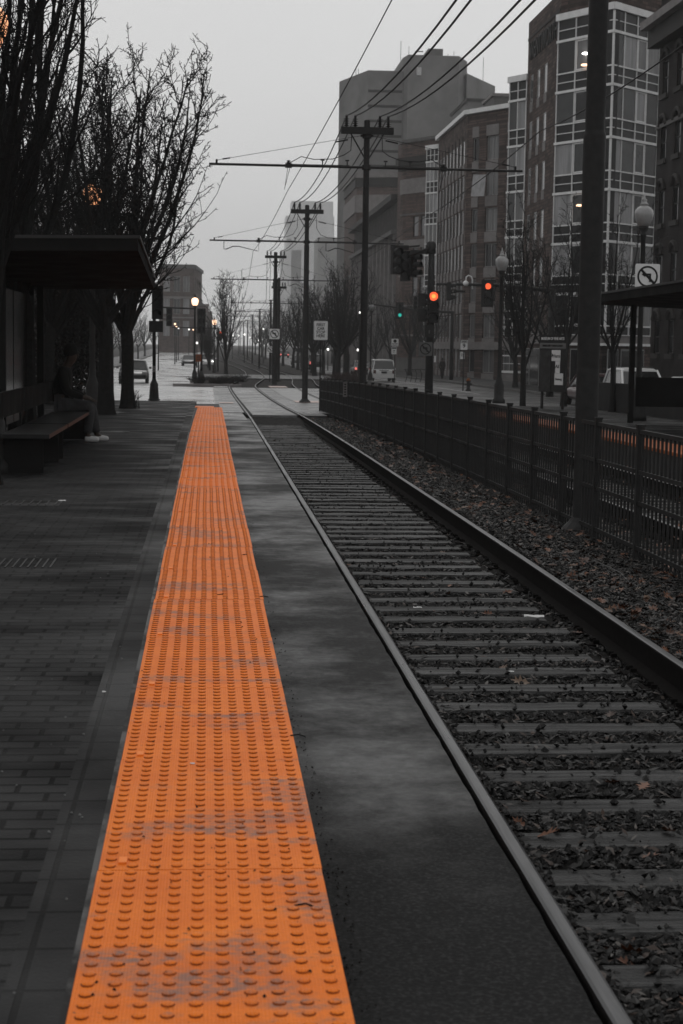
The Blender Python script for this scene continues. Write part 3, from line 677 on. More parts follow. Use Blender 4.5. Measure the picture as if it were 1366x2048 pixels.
def window(parent, A, B, h, dep=.2, fr=FRD, mull=1, hor=0, w=.06, panes=None, sill=None):
    d, n_, Ld = nrm(A, B); u0, u1, z0, z1 = h[:4]; g = .004; b = MB()
    u0 += g; u1 -= g; z0 += g; z1 -= g; fd = min(.08, dep * .5 + .012)
    obox(b, A, d, n_, u0, u1, z0, z0 + w, -dep, -dep + fd); obox(b, A, d, n_, u0, u1, z1 - w, z1, -dep, -dep + fd)
    obox(b, A, d, n_, u0, u0 + w, z0 + w, z1 - w, -dep, -dep + fd); obox(b, A, d, n_, u1 - w, u1, z0 + w, z1 - w, -dep, -dep + fd)
    for k in range(mull):
        uc = u0 + (u1 - u0) * (k + 1) / (mull + 1); obox(b, A, d, n_, uc - w / 2, uc + w / 2, z0 + w, z1 - w, -dep, -dep + fd * .9)
    for k in range(hor):
        zz = z0 + (z1 - z0) * (k + 1) / (hor + 1); obox(b, A, d, n_, u0 + w, u1 - w, zz - w / 2, zz + w / 2, -dep, -dep + fd * .8)
    f = part(b, 'window', fr, parent)
    b = MB(); obox(b, A, d, n_, u0 + w * .5, u1 - w * .5, z0 + w * .5, z1 - w * .5, -dep - .02, -dep + fd * .3)
    part(b, 'pane', random.choice(panes or PANES[:3]), f)
    return f
def band(parent, A, B, z0, z1, out, m, name='stone_band', ext=.0, inn=.0):
    d, n_, Ld = nrm(A, B); b = MB(); obox(b, A, d, n_, -ext, Ld + ext, z0, z1, .003 - inn, out); return part(b, name, m, parent)
def bay(parent, A, B, cols, zcap, floors, pitch, ops=(), zbot=None, panes=None):
    """glazed bay: white grid, dark spandrels, panes floor by floor. cols = fractions of the width"""
    d, n_, Ld = nrm(A, B); g = MB(); s = MB(); us = [Ld * c for c in cols]
    zb = zbot if zbot is not None else zcap - floors * pitch - 2
    obox(s, A, d, n_, 0, Ld, zb, zcap, -.5, -.02)
    part(s, 'spandrel', SPAND, parent)
    b = MB(); obox(b, A, d, n_, -.12, Ld + .12, zcap, zcap + .42, -.5, .16); part(b, 'white_cap', WHITEF, parent)
    def hz(z, t, o=.05, e=.0): obox(g, A, d, n_, -e, Ld + e, z - t / 2, z + t / 2, -.02, o)
    z = zcap; hz(z - .62, .05); z -= 1.3
    for k in range(floors):
        hz(z, .16, .12, .06)                         # lintel line
        for i in range(len(us) - 1):
            zz0, zz1 = z - 2.0, z - .08
            if zz0 < zb: continue
            op = (i in ops)
            f = MB()
            if op:
                w = .07
                for a, c, e, h_ in ((us[i] + .08, us[i + 1] - .08, zz0 + .05, zz0 + .12), (us[i] + .08, us[i + 1] - .08, zz1 - .10, zz1 - .03)): obox(f, A, d, n_, a, c, e, h_, -.01, .035)
                for a in (us[i] + .08, us[i + 1] - .15): obox(f, A, d, n_, a, a + .07, zz0 + .12, zz1 - .10, -.01, .035)
            else:
                obox(f, A, d, n_, us[i] + .04, us[i + 1] - .04, zz0 + .0, zz0 + .03, -.01, .02)
            fo = part(f, 'window', WHITEF, parent)
            p_ = MB(); obox(p_, A, d, n_, us[i] + .045, us[i + 1] - .045, zz0 + .035, zz1 - .02, -.019, -.004)
            part(p_, 'pane', random.choice(panes or PANES), fo)
        hz(z - 2.0 - .02, .08, .07, .04); hz(z - 2.0 - .58, .05)
        z -= pitch
    hz(z, .16, .12, .06)
    for u in us: obox(g, A, d, n_, u - .035, u + .035, zb, zcap, -.02, .045)
    part(g, 'white_grid', WHITEF, parent)

def pv(x, Y, X):   # helper for documentation: (X, Y)
    return (X, Y)
ZS = -1.4
# --- glass-cornered brick building
NB = thing('brick_building', 'tall brown brick building with white-gridded glass corner bay and dark rooftop lettering', 'building', (23, 112, ZS))
A = (22.15, 118.0); B = (22.15, 107.2); C = (24.57, 103.1); D = (28.3, 106.6); RT = 24.1
holes = []; cols4 = [1.2, 3.6, 6.0, 8.7]
b = MB()
wt = [20.4 - 3.17 * k for k in range(7)]
for u in cols4[:3]:
    for z in wt: holes.append((u, u + .95, z - 1.9, z))
wall(b, A, B, ZS, RT, holes, .07)
d1 = Vector((.509, -.861)); d2 = Vector((.73, .683))
Bi = (B[0] + .3, B[1] + .35); Ci = (C[0] + .05, C[1] + .55); Di = (36.0, 114.5)
wall(b, B, (C[0] - .02, C[1] + .42), ZS, RT); wall(b, (C[0] - .02, C[1] + .42), (37.0, 114.7), ZS, RT)
part(b, 'wall', BRK, NB)
b = MB(); b.prism([A, B, (C[0] - .02, C[1] + .42), (37, 114.7), (37, 118)], RT, RT + .1); part(b, 'roof', CORN, NB)
band(NB, A, B, RT - 1.15, RT - 1.0, .05, CORN, 'recess_band', 0)
for h in holes:
    window(NB, A, B, h, .04, FRG, 0, 0, panes=PANES[1:4])
    d, n_, Ld = nrm(A, B); s = MB(); obox(s, A, d, n_, h[0], h[1], h[2] - .62, h[2] - .04, .003, .03); part(s, 'sill_panel', STONE, NB)
bay(NB, (B[0] - .1, B[1] + .05), (C[0] - .02, C[1] - .2), [0, .33, .68, 1], 22.3, 6, 3.17, ops=(1,), zbot=2.6)
bay(NB, (C[0] + .02, C[1] - .2), (D[0] + .1, D[1] - .1), [0, .22, .5, .73, 1], 22.3, 6, 3.17, ops=(2,), zbot=2.6)
for px_, w_ in ((640, .8),): pass
# far narrow bay
b = MB(); A2 = (22.1, 117.9); B2 = (21.2, 119.5)
bay(NB, B2, A2, [0, .5, 1], 20.3, 6, 3.17, ops=(), zbot=2.6)
d, n_, Ld = nrm(A, B)
for (u, z) in ((0, 0),):
    pass
band(NB, A, B, 2.0, 2.6, .12, STONE, 'stone_band'); band(NB, B, C, 2.0, 2.6, .12, STONE); band(NB, C, D, 2.0, 2.6, .12, STONE)
for AA, BB, nsh in ((A, B, 3), (C, D, 3), (B, C, 3)):
    d, n_, Ld = nrm(AA, BB)
    for k in range(nsh):
        u0 = .4 + k * (Ld - .6) / nsh; hh = (u0, u0 + (Ld - .6) / nsh - .3, -.9, 1.7); s = MB(); obox(s, AA, d, n_, *hh, .003, .05); f = part(s, 'shop_window', FRG, NB)
        s = MB(); obox(s, AA, d, n_, hh[0] + .08, hh[1] - .08, hh[2] + .08, hh[3] - .08, .045, .07); part(s, 'pane', PANES[0], f)
# lettering on the street face, running away from the camera
tx = text('WENTWORTH', 1.75, 'lettering', SIGNB, NB, (A[0] - .04 - 23, (A[1] + B[1]) / 2 - 112 - .2, 22.0 - ZS), (R(90), 0, R(-90)), ext=.05, sx=.80)
# a lit ceiling lamp behind the top right panes
for px, py, yy, m in ((1226, 96, 105.0, EMWH), (1174, 107, 104.8, EMWH), (1172, 130, 104.8, EMW), (1162, 411, 104.9, EMW)):
    p = P(px, py, yy); s = MB(); s.lathe([(.02, -.05), (.30, -.05), (.32, 0), (.25, .06)], c=(p.x, p.y, p.z), n=14, sx=1, sy=.6)
    Cc = Vector((C[0], C[1])); 
    # stand the lamp just inside the glass
    part(s, 'ceiling_lamp', m, NB)

# --- middle brick building with white coping
MBG = thing('brick_building', 'brown brick block with slanting white roof coping and one open window', 'building', (24, 160, ZS))
A = (23.64, 174.4); B = (23.64, 155.0); E = (B[0] + .515 * 16, B[1] - .857 * 16); RT = 23.0
b = MB(); h1 = [(1.2 + k * 2.25, 1.2 + k * 2.25 + 1.15, z - 2.1, z) for k in range(8) for z in [20.7 - 3.2 * j for j in range(7)]]
wall(b, A, B, ZS, RT, h1, .07)
h2 = [(u, u + w_, z - 2.1, z) for u, w_ in ((.8, .9), (2.75, 1.7), (5.6, 1.6), (8.3, 1.6), (11, 1.6)) for z in [20.7 - 3.2 * j for j in range(7)]]
wall(b, B, E, ZS, RT, h2, .3); part(b, 'wall', BRK, MBG)
b = MB(); b.prism([A, B, E, (45, 150), (45, 174.4)], RT + .02, RT + .12); part(b, 'roof', CORN, MBG)
band(MBG, A, B, RT - .1, RT + .30, .35, WHITEF, 'coping', .2); band(MBG, B, E, RT - .1, RT + .30, .35, WHITEF, 'coping', .2)
cnt = 0
d, n_, Ld = nrm(A, B)
s2 = MB()
for h in h1:
    f = window(MBG, A, B, h, .04, FRG, 0, panes=PANES[1:]); s = MB(); obox(s, A, d, n_, h[0], h[1], h[2] - .95, h[2] - .05, .003, .05); part(s, 'stone_panel', STONE, f)
for k in range(8): obox(s2, A, d, n_, 1.2 + k * 2.25 - .28, 1.2 + k * 2.25 - .1, 2.5, 21.3, .003, .05)
d, n_, Ld = nrm(B, E)
for h in h2:
    f = window(MBG, B, E, h, .22, FRG, 1 if h[1] - h[0] > 1.2 else 0, panes=PANES[:3]); s = MB(); obox(s, B, d, n_, h[0], h[1], h[2] - .95, h[2] - .05, .003, .05)
    part(s, 'stone_panel', STONE, f)
    if h[3] > 20: s = MB(); obox(s, B, d, n_, h[0], h[1], 20.75, 21.7, .003, .06); part(s, 'lintel_panel', STONE, f)
part(s2, 'brick_piers', BRKD, MBG)
s = MB(); p = P(962, 372, 151.9)
s.add([(p.x - .75, p.y - .05, p.z + .95), (p.x + .35, p.y - .6, p.z + .95), (p.x + .1, p.y - 1.2, p.z - 1.0), (p.x - 1.0, p.y - .65, p.z - 1.0)], [(0, 1, 2, 3)])
s.add([(p.x - .75, p.y - .02, p.z + .98), (p.x + .35, p.y - .57, p.z + .98), (p.x + .1, p.y - 1.17, p.z - .97), (p.x - 1.0, p.y - .62, p.z - .97)], [(0, 1, 2, 3)])
part(s, 'open_sash', PANES[3], MBG)
bay(MBG, (A[0] - 1.0, A[1] + 1.6), (A[0], A[1] - .05), [0, .33, .66, 1], 22.1, 6, 3.2, zbot=2.0, panes=PANES[2:])
band(MBG, A, B, 1.5, 2.2, .25, STONE); band(MBG, B, E, 1.5, 2.2, .25, STONE)

# --- banded brick block
BB4 = thing('brick_building', 'red brick block with pale stone bands and a dark cornice', 'building', (24, 192, ZS))
A = (22.3, 196.5); B = (22.5, 195.4); E = (B[0] + .515 * 9, B[1] - .857 * 9); RT = 25.2
fl = [16.6 - 3.45 * k for k in range(5)]
b = MB(); h2 = [(u, u + 1.0, z - 2.3, z) for u in (1.9, 3.3, 5.4, 6.8) for z in fl]
wall(b, (22.3, 200), A, ZS, RT); wall(b, A, B, ZS, RT); wall(b, B, E, ZS, RT, h2, .3); part(b, 'wall', BRK2, BB4)
b = MB(); b.prism([(22.3, 200), A, B, E, (40, 187), (40, 200)], RT + .01, RT + .12); part(b, 'roof', CORN, BB4)
for h in h2: window(BB4, B, E, h, .2, FRD, 0, panes=PANES[1:])
for z0, z1, o, m in ((25.0, 25.35, .3, STONED), (22.4, 23.3, .7, CORN), (21.9, 22.4, .4, CORN), (19.2, 20.9, .12, STONE), (13.0, 13.95, .1, STONE), (9.7, 9.95, .08, STONE), (6.3, 6.5, .08, STONE), (2.9, 3.1, .08, STONE), (16.75, 16.95, .08, STONED), (-1.3, .4, .2, STONED)):
    for P0, P1 in ((A, B), (B, E)): band(BB4, P0, P1, z0, z1, o, m, 'cornice' if m is CORN else 'stone_band', .0 if P0 is A else .05)
# --- long receding block
BB5 = thing('brick_building', 'long low brick block with grey pilasters receding up the street', 'building', (23, 230, ZS))
A = (22.6, 262.0); B = (22.6, 200.5); RT = 19.6
b = MB(); h1 = [(1.5 + k * 5.0, 1.5 + k * 5.0 + 2.6, z0, z0 + hh) for k in range(12) for z0, hh in ((1.5, 3.2), (6.0, 3.2), (10.4, 3.0))]
wall(b, A, B, ZS, RT, h1, .15); wall(b, B, (40, 200.5), ZS, RT); part(b, 'wall', BRKD, BB5)
b = MB(); b.prism([A, B, (40, 200.5), (40, 262)], RT + .01, RT + .12); part(b, 'roof', CORN, BB5)
for h in h1: window(BB5, A, B, h, .10, FRG, 2, 1, panes=PANES[:3])
d, n_, Ld = nrm(A, B); s = MB()
for k in range(13): obox(s, A, d, n_, .3 + k * 5.0, .9 + k * 5.0, ZS, 15.0, .003, .55)
part(s, 'pilasters', STONE, BB5)
band(BB5, A, B, 15.0, 15.5, .9, STONED, 'stone_band'); band(BB5, A, B, 19.0, 19.7, 1.0, CORN, 'cornice')
# --- stone-topped block behind it
BB6 = thing('brick_building', 'tall brick block with a broad pale stone frieze behind the long low block', 'building', (27, 268, ZS))
A = (22.9, 266.0); B = (22.9, 262.5); E = (36.0, 258.0); RT = 28.2
fl = [21.4 - 4.2 * k for k in range(5)]
b = MB(); h2 = [(u, u + 1.3, z - 2.6, z) for u in (1.2, 4.0, 6.8, 9.6) for z in fl]
wall(b, (22.9, 285), B, ZS, RT); wall(b, B, E, ZS, RT, h2, .3); part(b, 'wall', BRK2, BB6)
b = MB(); b.prism([(22.9, 285), B, E, (36, 285)], RT + .01, RT + .12); part(b, 'roof', CORN, BB6)
for h in h2: window(BB6, B, E, h, .2, FRD, 0, panes=PANES[:3])
for z0, z1, o, m in ((27.6, 28.4, .5, STONE), (26.2, 27.6, .2, CORN), (22.3, 25.0, .25, STONE), (12.5, 13.0, .2, STONED), (4.2, 4.7, .2, STONED)):
    for P0, P1 in (((22.9, 285), B), (B, E)): band(BB6, P0, P1, z0, z1, o, m, 'stone_band' if m is not CORN else 'cornice')
# --- small pale rooftop block between
o = thing('building', 'small pale flat-roofed block peeping over the white coping', 'building', (33, 200, 20)); s = MB()
p0 = P(984, 195, 200); p1 = P(1030, 195, 200); s.box((p0.x, 199, ZS), (p1.x + 6, 206, p0.z)); part(s, 'wall', STONED, o); s = MB(); s.box((p0.x - .2, 198.8, p0.z), (p1.x + 6.2, 206.2, p0.z + .35)); part(s, 'roof', STONE, o)
# --- big dark tower in the haze
TOWM = mat('tower_dark_precast', (.14, .138, .136), .75, k=1, var=.35, scale=.15)
TW = thing('tower', 'huge windowless dark tower block with a raised round-cornered lift core', 'tower', (38, 340, ZS))
def pp(px, Y): p = P(px, 690, Y); return (p.x, Y)
zt_ = lambda py, Y, px=800: P(px, py, Y).z
b = MB()
l0 = pp(671, 345); l1 = pp(728, 330); l2 = pp(797, 330); l3 = pp(922, 330); l4 = pp(978, 345); 
b.prism([l0, l1, l2, (l2[0], 380), (29.6, 380)], ZS, zt_(146, 334, 700)); 
b.prism([l3, l4, (l4[0], 380), (l3[0], 380)], ZS, zt_(157, 336, 950)); part(b, 'wall', TOWM, TW)
b = MB(); c0 = [pp(795, 331), pp(806, 327), pp(906, 327), pp(922, 333), (l3[0] + .02, 372), (pp(795, 331)[0], 372)]
b.prism(c0, ZS, zt_(112, 328, 850)); part(b, 'lift_core', TOWM, TW)
b = MB(); a0, a1 = pp(845, 332), pp(874, 332); b.box((a0[0], 332, zt_(112, 328, 850)), (a1[0], 340, zt_(97, 332, 860))); part(b, 'plant_room', STONED, TW)
b = MB(); q = P(838, 139, 326.9); b.box((q.x - .45, 326.7, q.z - 1.1), (q.x + .45, 326.98, q.z + .4)); part(b, 'window', PAINTW, TW)
b = MB()
for px, py in ((802, 82), (818, 92), (967, 115), (908, 102), (712, 133), (717, 137), (896, 108)): q = P(px, py, 345); b.tube([(q.x, 345, q.z - 8), (q.x, 345, q.z)], .05, 5)
b.tube([P(830, 112, 331), P(830, 103, 331), P(846, 103, 331)], .12, 6); part(b, 'antennas', STEEL, TW)
b = MB()
for px in (915,): 
    a0 = pp(915, 326); b.box((a0[0] - .1, 329.7, 20), (a0[0] + .1, 329.95, zt_(165, 330, 915)))
for py in (185, 215, 245, 275, 305, 335): z_ = zt_(py, 330, 760); b.box((l1[0], 329.9, z_), (l2[0] - .2, 329.98, z_ + .5))
part(b, 'panel_joints', CORN, TW)
TS_ = thing('building', 'dark lower block with a flat roof in front of the tower at its right', 'building', (53, 300, ZS)); b = MB(); a0, a1 = pp(925, 300), pp(1035, 300); b.prism([a0, a1, (a1[0], 320), (a0[0], 320)], ZS, zt_(203, 300, 950)); part(b, 'wall', TOWM, TS_)
b = MB(); b.box((a0[0] - .3, 299.7, zt_(203, 300, 950)), (a1[0], 320.3, zt_(203, 300, 950) + .5)); part(b, 'parapet', CORN, TS_)
# --- far pale towers
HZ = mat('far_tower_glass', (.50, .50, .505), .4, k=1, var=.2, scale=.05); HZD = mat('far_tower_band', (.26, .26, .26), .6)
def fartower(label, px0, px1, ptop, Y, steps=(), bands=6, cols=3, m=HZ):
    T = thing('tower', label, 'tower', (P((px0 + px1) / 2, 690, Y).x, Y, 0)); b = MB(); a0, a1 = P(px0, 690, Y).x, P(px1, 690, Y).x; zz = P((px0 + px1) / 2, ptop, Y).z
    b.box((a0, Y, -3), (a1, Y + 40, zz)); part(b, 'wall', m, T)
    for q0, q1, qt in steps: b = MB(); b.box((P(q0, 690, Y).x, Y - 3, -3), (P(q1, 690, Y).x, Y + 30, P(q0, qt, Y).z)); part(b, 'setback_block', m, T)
    b = MB()
    for k in range(bands):
        z_ = zz * (1 - (k + .5) / (bands + 1)); b.box((a0 + .5, Y - .4, z_), (a1 - .5, Y - .02, z_ + zz * .012))
    for k in range(cols):
        x_ = a0 + (a1 - a0) * (k + .5) / cols; b.box((x_ - (a1 - a0) * .03, Y - .7, 3), (x_ + (a1 - a0) * .03, Y - .42, zz * .94))
    part(b, 'window_bands', HZD, T); return T
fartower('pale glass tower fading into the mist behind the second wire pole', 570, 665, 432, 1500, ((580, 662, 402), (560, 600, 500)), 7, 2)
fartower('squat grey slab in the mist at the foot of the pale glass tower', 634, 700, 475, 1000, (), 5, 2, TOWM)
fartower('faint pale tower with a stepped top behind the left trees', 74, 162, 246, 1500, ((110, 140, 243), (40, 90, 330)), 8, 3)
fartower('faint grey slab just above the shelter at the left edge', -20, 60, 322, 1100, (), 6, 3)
# --- left: building beyond the road and dark block behind the trees
LB = thing('brick_building', 'grey misty corner building with tall paired windows beyond the left road', 'building', (-6, 400, -.4))
Y = 400; x0, x1, x2 = P(318, 690, Y).x, P(388, 690, Y).x, P(403, 690, Y + 30).x; zt0 = P(389, 530, Y).z
b = MB(); A = (x0, Y); B = (x1, Y); E = (x2, Y + 30)
hs = [(u, u + 1.5, z, z + 3.6) for u in (1.0, 3.4, 5.6) for z in (13.8, 8.6, 3.4)]
wall(b, A, B, -2, zt0, hs, .4); wall(b, B, E, -2, zt0, [(u, u + 3, z, z + 3.6) for u in (3, 10, 17, 24) for z in (13.8, 8.6, 3.4)], .4); part(b, 'wall', BRK2, LB)
for h in hs: window(LB, A, B, h, .3, FRG, 1, panes=PANES[1:])
for h in [(u, u + 3, z, z + 3.6) for u in (3, 10, 17, 24) for z in (13.8, 8.6, 3.4)]: window(LB, B, E, h, .3, FRG, 1, panes=PANES[1:])
band(LB, A, B, zt0 - .8, zt0, .4, STONED, 'cornice', .1); band(LB, B, E, zt0 - .8, zt0, .4, STONED, 'cornice', .1); band(LB, A, B, 12.2, 12.7, .2, STONE); band(LB, A, B, 7.6, 7.9, .2, STONE)
b = MB(); b.prism([A, B, E, (x0, Y + 30)], zt0, zt0 + .1); part(b, 'roof', CORN, LB)
L2_ = thing('building', 'narrow grey block stepping down beside the misty corner building', 'building', (-2, 520, -.4)); b = MB(); b.box((P(400, 690, 520).x, 520, -2), (P(417, 690, 520).x, 560, P(410, 608, 520).z)); b.box((P(417, 690, 520).x + .01, 525, -2), (P(424, 690, 520).x, 560, P(418, 622, 520).z)); part(b, 'wall', BRK2, L2_)
b = MB()
for z_ in (4, 7, 10): b.box((P(402, 690, 520).x, 519.6, z_), (P(414, 690, 520).x, 519.98, z_ + 1.2))
part(b, 'window_bands', HZD, L2_)
DB = thing('building', 'long dark building hidden behind the bare trees at the left', 'building', (-22, 120, -1)); b = MB()
A = (-13.5, 190); B = (-13.5, 95); h1 = [(3 + k * 6.0, 5.2 + k * 6.0, z, z + 2.2) for k in range(15) for z in (1.6, 5.4)]
wall(b, A, B, -1, 10.6, h1, .3); wall(b, B, (-40, 95), -1, 10.6, [(2 + k * 4., 4 + k * 4., z, z + 2.2) for k in range(6) for z in (1.6, 5.4)], .3); part(b, 'wall', BRKD, DB)
for h in h1: window(DB, A, B, h, .2, FRD, 1, panes=PANES[:2])
for h in [(2 + k * 4., 4 + k * 4., z, z + 2.2) for k in range(6) for z in (1.6, 5.4)]: window(DB, B, (-40, 95), h, .2, FRD, 1, panes=PANES[:2])
b = MB(); b.prism([A, B, (-40, 95), (-40, 190)], 10.6, 10.9); part(b, 'roof', CORN, DB)
# --- nearest dark brick building with stone window arches, right edge
B1 = thing('brick_building', 'dark old brick building with stone window arches and heavy cornice at the right edge', 'building', (24, 80, ZS))
A = (22.95, 86.0); B = (22.95, 60.0); RT = 24
fl = [20.0, 16.75, 13.5, 10.25, 7.0, 3.7]
b = MB(); h1 = [(.75 + k * 2.6, .75 + k * 2.6 + 1.0, z - 2.2, z - .5) for k in range(9) for z in fl[1:]]
wall(b, A, B, ZS, RT, h1, .2); wall(b, A, (40, 86), ZS, RT); part(b, 'wall', BRKD, B1)
b = MB(); b.prism([A, B, (40, 60), (40, 86)], RT + .01, RT + .1); part(b, 'roof', CORN, B1)
d, n_, Ld = nrm(A, B); s2 = MB()
for h in h1:
    f = window(B1, A, B, h, .15, FRD, 0, 1, panes=PANES[:2]); s = MB()
    uc = (h[0] + h[1]) / 2; zc_ = h[3]
    pts = [(A[0] + d.x * (uc + .62 * math.cos(t_)) + n_.x * .06, A[1] + d.y * (uc + .62 * math.cos(t_)) + n_.y * .06, zc_ + .5 * math.sin(t_)) for t_ in [math.pi * k / 10 for k in range(11)]]
    s.tube(pts, .13, 6)
    s3 = MB(); obox(s3, A, d, n_, h[0] - .15, h[1] + .15, h[2] - .25, h[2], .003, .14); part(s3, 'sill', mat('sooty_stone', (.05, .046, .044), .8), f)
    part(s, 'stone_arch', mat('sooty_stone', (.05, .046, .044), .8, k=1, var=.4, scale=2), f)
band(B1, A, B, 17.9, 18.3, 1.0, STONE, 'cornice', .3); band(B1, A, B, 17.0, 17.9, .6, CORN, 'cornice', .2); band(B1, A, B, 12.9, 13.1, .1, STONED)
# ------------------------------------------------------------------ overhead line poles
def ztP(px, py, Y): return P(px, py, Y)
POLES = {}
def wire_pole(key, X, Y, zbase, ztop, zarm, zguy, r0, r1, label, armL=3.75, armR=3.78, beam=True, beamz=None, steady=False, lean=0, beamw=1.26, zwire=5.3, steps=True):
    h = ztop - zbase
    T = thing('wire_pole', label, 'utility pole', (X, Y, zbase), group='poles carrying the overhead wires')
    b = MB()
    if steps:
        H1, H2 = h * .52, h * .80
        b.tube([(0, 0, -.3), (0, 0, H1 - .02), (0, 0, H1), (0, 0, H1 + .03), (0, 0, H1 + .05), (0, 0, H2 - .02), (0, 0, H2), (0, 0, H2 + .03), (0, 0, H2 + .05), (0, 0, h)], [r0, r0 * .98, r0 * .98, r0 * .87, r0 * .86, r0 * .85, r0 * .85, r1 * 1.02, r1, r1], 16, cap=False); b.lathe([(r1, h - .001), (r1 * .7, h + .02), (.01, h + .03)], n=12)
    else: b.tube([(0, 0, -.3), (0, 0, h)], [r0, r1], 12)
    b.build('pole', STEEL, T, True)
    b = MB(); b.lathe([(r0 * 1.9, 0), (r0 * 1.9, .05), (r0 * 1.3, .12), (r0 * 1.05, .16)], n=14); b.build('base_plate', STEEL, T)
    za = zarm - zbase; zg_ = zguy - zbase
    if armL:
        b = MB(); b.tube([(-armL, 0, za), (-.12, 0, za)], .030, 8); b.build('arm', STEEL, T); b = MB(); b.tube([(.12, 0, za), (armR, 0, za)], .030, 8); b.build('arm', STEEL, T)
        for s, a in ((-1, armL), (1, armR)):
            b = MB(); x = s * (a - .18)
            b.tube([(s * .15, 0, zg_), (x, 0, za + .09)], .006, 5); b.cbox((x, 0, za + .05), (.05, .05, .12)); b.tube([(s * .45, 0, zg_ - .1), (s * .75, 0, zg_ - .16)], .018, 6); b.tube([(s * (a - .5), 0, za + .15), (s * (a - .32), 0, za + .12)], .018, 6)
            b.build('guy_wire', WIREM, T)
            # wire hanger over the track
            xh = s * 1.86; b = MB(); b.cbox((xh, 0, za), (.16, .12, .10)); b.lathe([(.02, .05), (.075, .07), (.02, .09), (.06, .11), (.015, .13)], (xh, 0, za), 8)
            zw = zwire - zbase
            if not steady: b.tube([(xh - .02, 0, za - .05), (xh - .09, 0, zw + .02)], .006, 4); b.tube([(xh + .03, 0, za - .05), (xh - .07, 0, zw + .12)], .006, 4)
            else: b.tube([(xh, 0, za - .05), (xh, 0, zw)], .006, 4)
            for xo in (.46, 1.05):
                xq = s * xo; b.tube([(xq, 0, za), (xq, 0, za + .13)], .014, 5); b.cbox((xq, 0, za + .15), (.09, .05, .03))
            b.tube([(s * .4, -.02, za + .034), (s * 1.9, -.02, za + .034)], .008, 4); b.build('wire_hanger', STEEL, T)
            if steady:
                xo = s * (a - .55) if s < 0 else s * .75
                xe = xh - .03
                b = MB(); pts = [(xo, 0, za), (xo, 0, za - .33), (xo + .10, 0, za - .33), (xo + .35, 0, za - .22), (xo + (xe - xo) * .45, 0, za - .22), (xe, 0, zw + .02)]
                b.tube(pts, [.014, .014, .02, .022, .018, .012], 6); b.build('steady_arm', STEEL, T)
            # feeder tail looping from crossbeam down to the arm
            b = MB(); x0 = s * .36; b.tube([(x0, 0, zg_ + .1), (x0 + s * .02, 0, zg_ - .35), (x0 + s * .18, 0, za + .28), (x0 + s * .45, 0, za + .18), (x0 + s * .9, 0, za + .16), (x0 + s * 1.2, 0, za + .22), (xh, 0, za + .05)], .010, 5); b.build('feeder_tail', WIREM, T)
    b = MB()
    for zz in (za, zg_): b.lathe([(r1 * 1.35, -.06), (r1 * 1.5, -.05), (r1 * 1.5, .05), (r1 * 1.35, .06)], (0, 0, zz), 12); b.cbox((0, 0, zz), (r1 * 4.2, .04, .05))
    b.build('collar', STEEL, T)
    ins = []
    if beam:
        bz = (beamz or ztop - .24) - zbase
        b = MB(); b.cbox((0, -r1 * 1.3, bz), (beamw, .12, .16)); b.build('crossbeam', STEEL, T)
        b = MB(); b.tube([(-beamw * .31, -.1, bz - .08), (-.03, -.07, bz - .68)], .018, 5); b.tube([(beamw * .31, -.1, bz - .08), (.03, -.07, bz - .68)], .018, 5); b.build('brace', STEEL, T)
        for xo in (-.50, -.29, .30, .50):
            xo *= beamw / 1.26
            b = MB(); pr = [(.012, .08)]
            for k in range(4): pr += [(.030, .10 + k * .05), (.078, .112 + k * .05), (.030, .130 + k * .05)]
            pr += [(.03, .30), (.03, .34), (.012, .36)]
            b.lathe(pr, (xo, -r1 * 1.3, bz), 10); b.build('insulator', CERAM, T)
            ins.append(Vector((X + xo, Y - r1 * 1.3, zbase + bz + .34)))
    POLES[key] = dict(X=X, Y=Y, ins=ins, zarm=zarm, zwire=zwire)
    return T
Pp = P
q = P(1167, 1040, 16.15)
wire_pole('0', q.x, 16.15, -.16, 7.25, 5.9, 6.7, .112, .074, 'nearest thick dark pole rising past the picket fence and out of the frame', zwire=5.45)
q = P(730, 500, 40.5); wire_pole('1', q.x, 40.5, zt(40.5) - .2, P(737, 242, 40.5).z, P(734, 335, 40.5).z, P(736, 272, 40.5).z, .088, .072, 'pole with long crossarm and four insulators standing before the dark tower', zwire=P(575, 381, 40.5).z)
q = P(612, 600, 65.5); wire_pole('2', q.x, 65.5, zt(65.5) - .02, P(613, 411, 65.5).z, P(612, 484, 65.5).z, P(612, 438, 65.5).z, .118, .085, 'second pole with crossarm, its foot on the faded orange pad', zwire=P(507, 503, 65.5).z, steady=True)
q = P(550, 640, 99.6); wire_pole('3', q.x, 99.6, zt(99.6) - .1, P(552, 505, 99.6).z, P(552, 560, 99.6).z, P(552, 524, 99.6).z, .15, .105, 'third pole along the line, bearing the small no-left-turn sign', armL=3.8, zwire=P(493, 577, 99.6).z, steady=True, beamz=P(552, 514, 99.6).z)
q = P(557, 660, 118); wire_pole('3b', q.x, 118, zt(118) - .1, P(557, 556, 118).z, P(556, 576, 118).z, P(556, 580, 118).z, .13, .10, 'shorter pole just behind the third one, with a low crossarm', armL=0, beam=True, beamz=P(556, 575, 118).z, beamw=1.05)
POLES.pop('3b')
FAR = [('4', 541, 157, 601, 'hazy pole beyond the no-left-turn sign pole, tallest of the far row'), ('5', 519, 205, 619, 'slim hazy pole in the far row, directly after the tallest'), ('6', 505, 250, 630, 'slim hazy pole far down the line above the bend of the rails'), ('7', 495, 300, 641, 'very thin misty pole far down the line'), ('8', 487, 360, 645, 'very thin misty pole almost at the end of the line'), ('9', 480, 430, 650, 'last and faintest pole at the end of the line')]
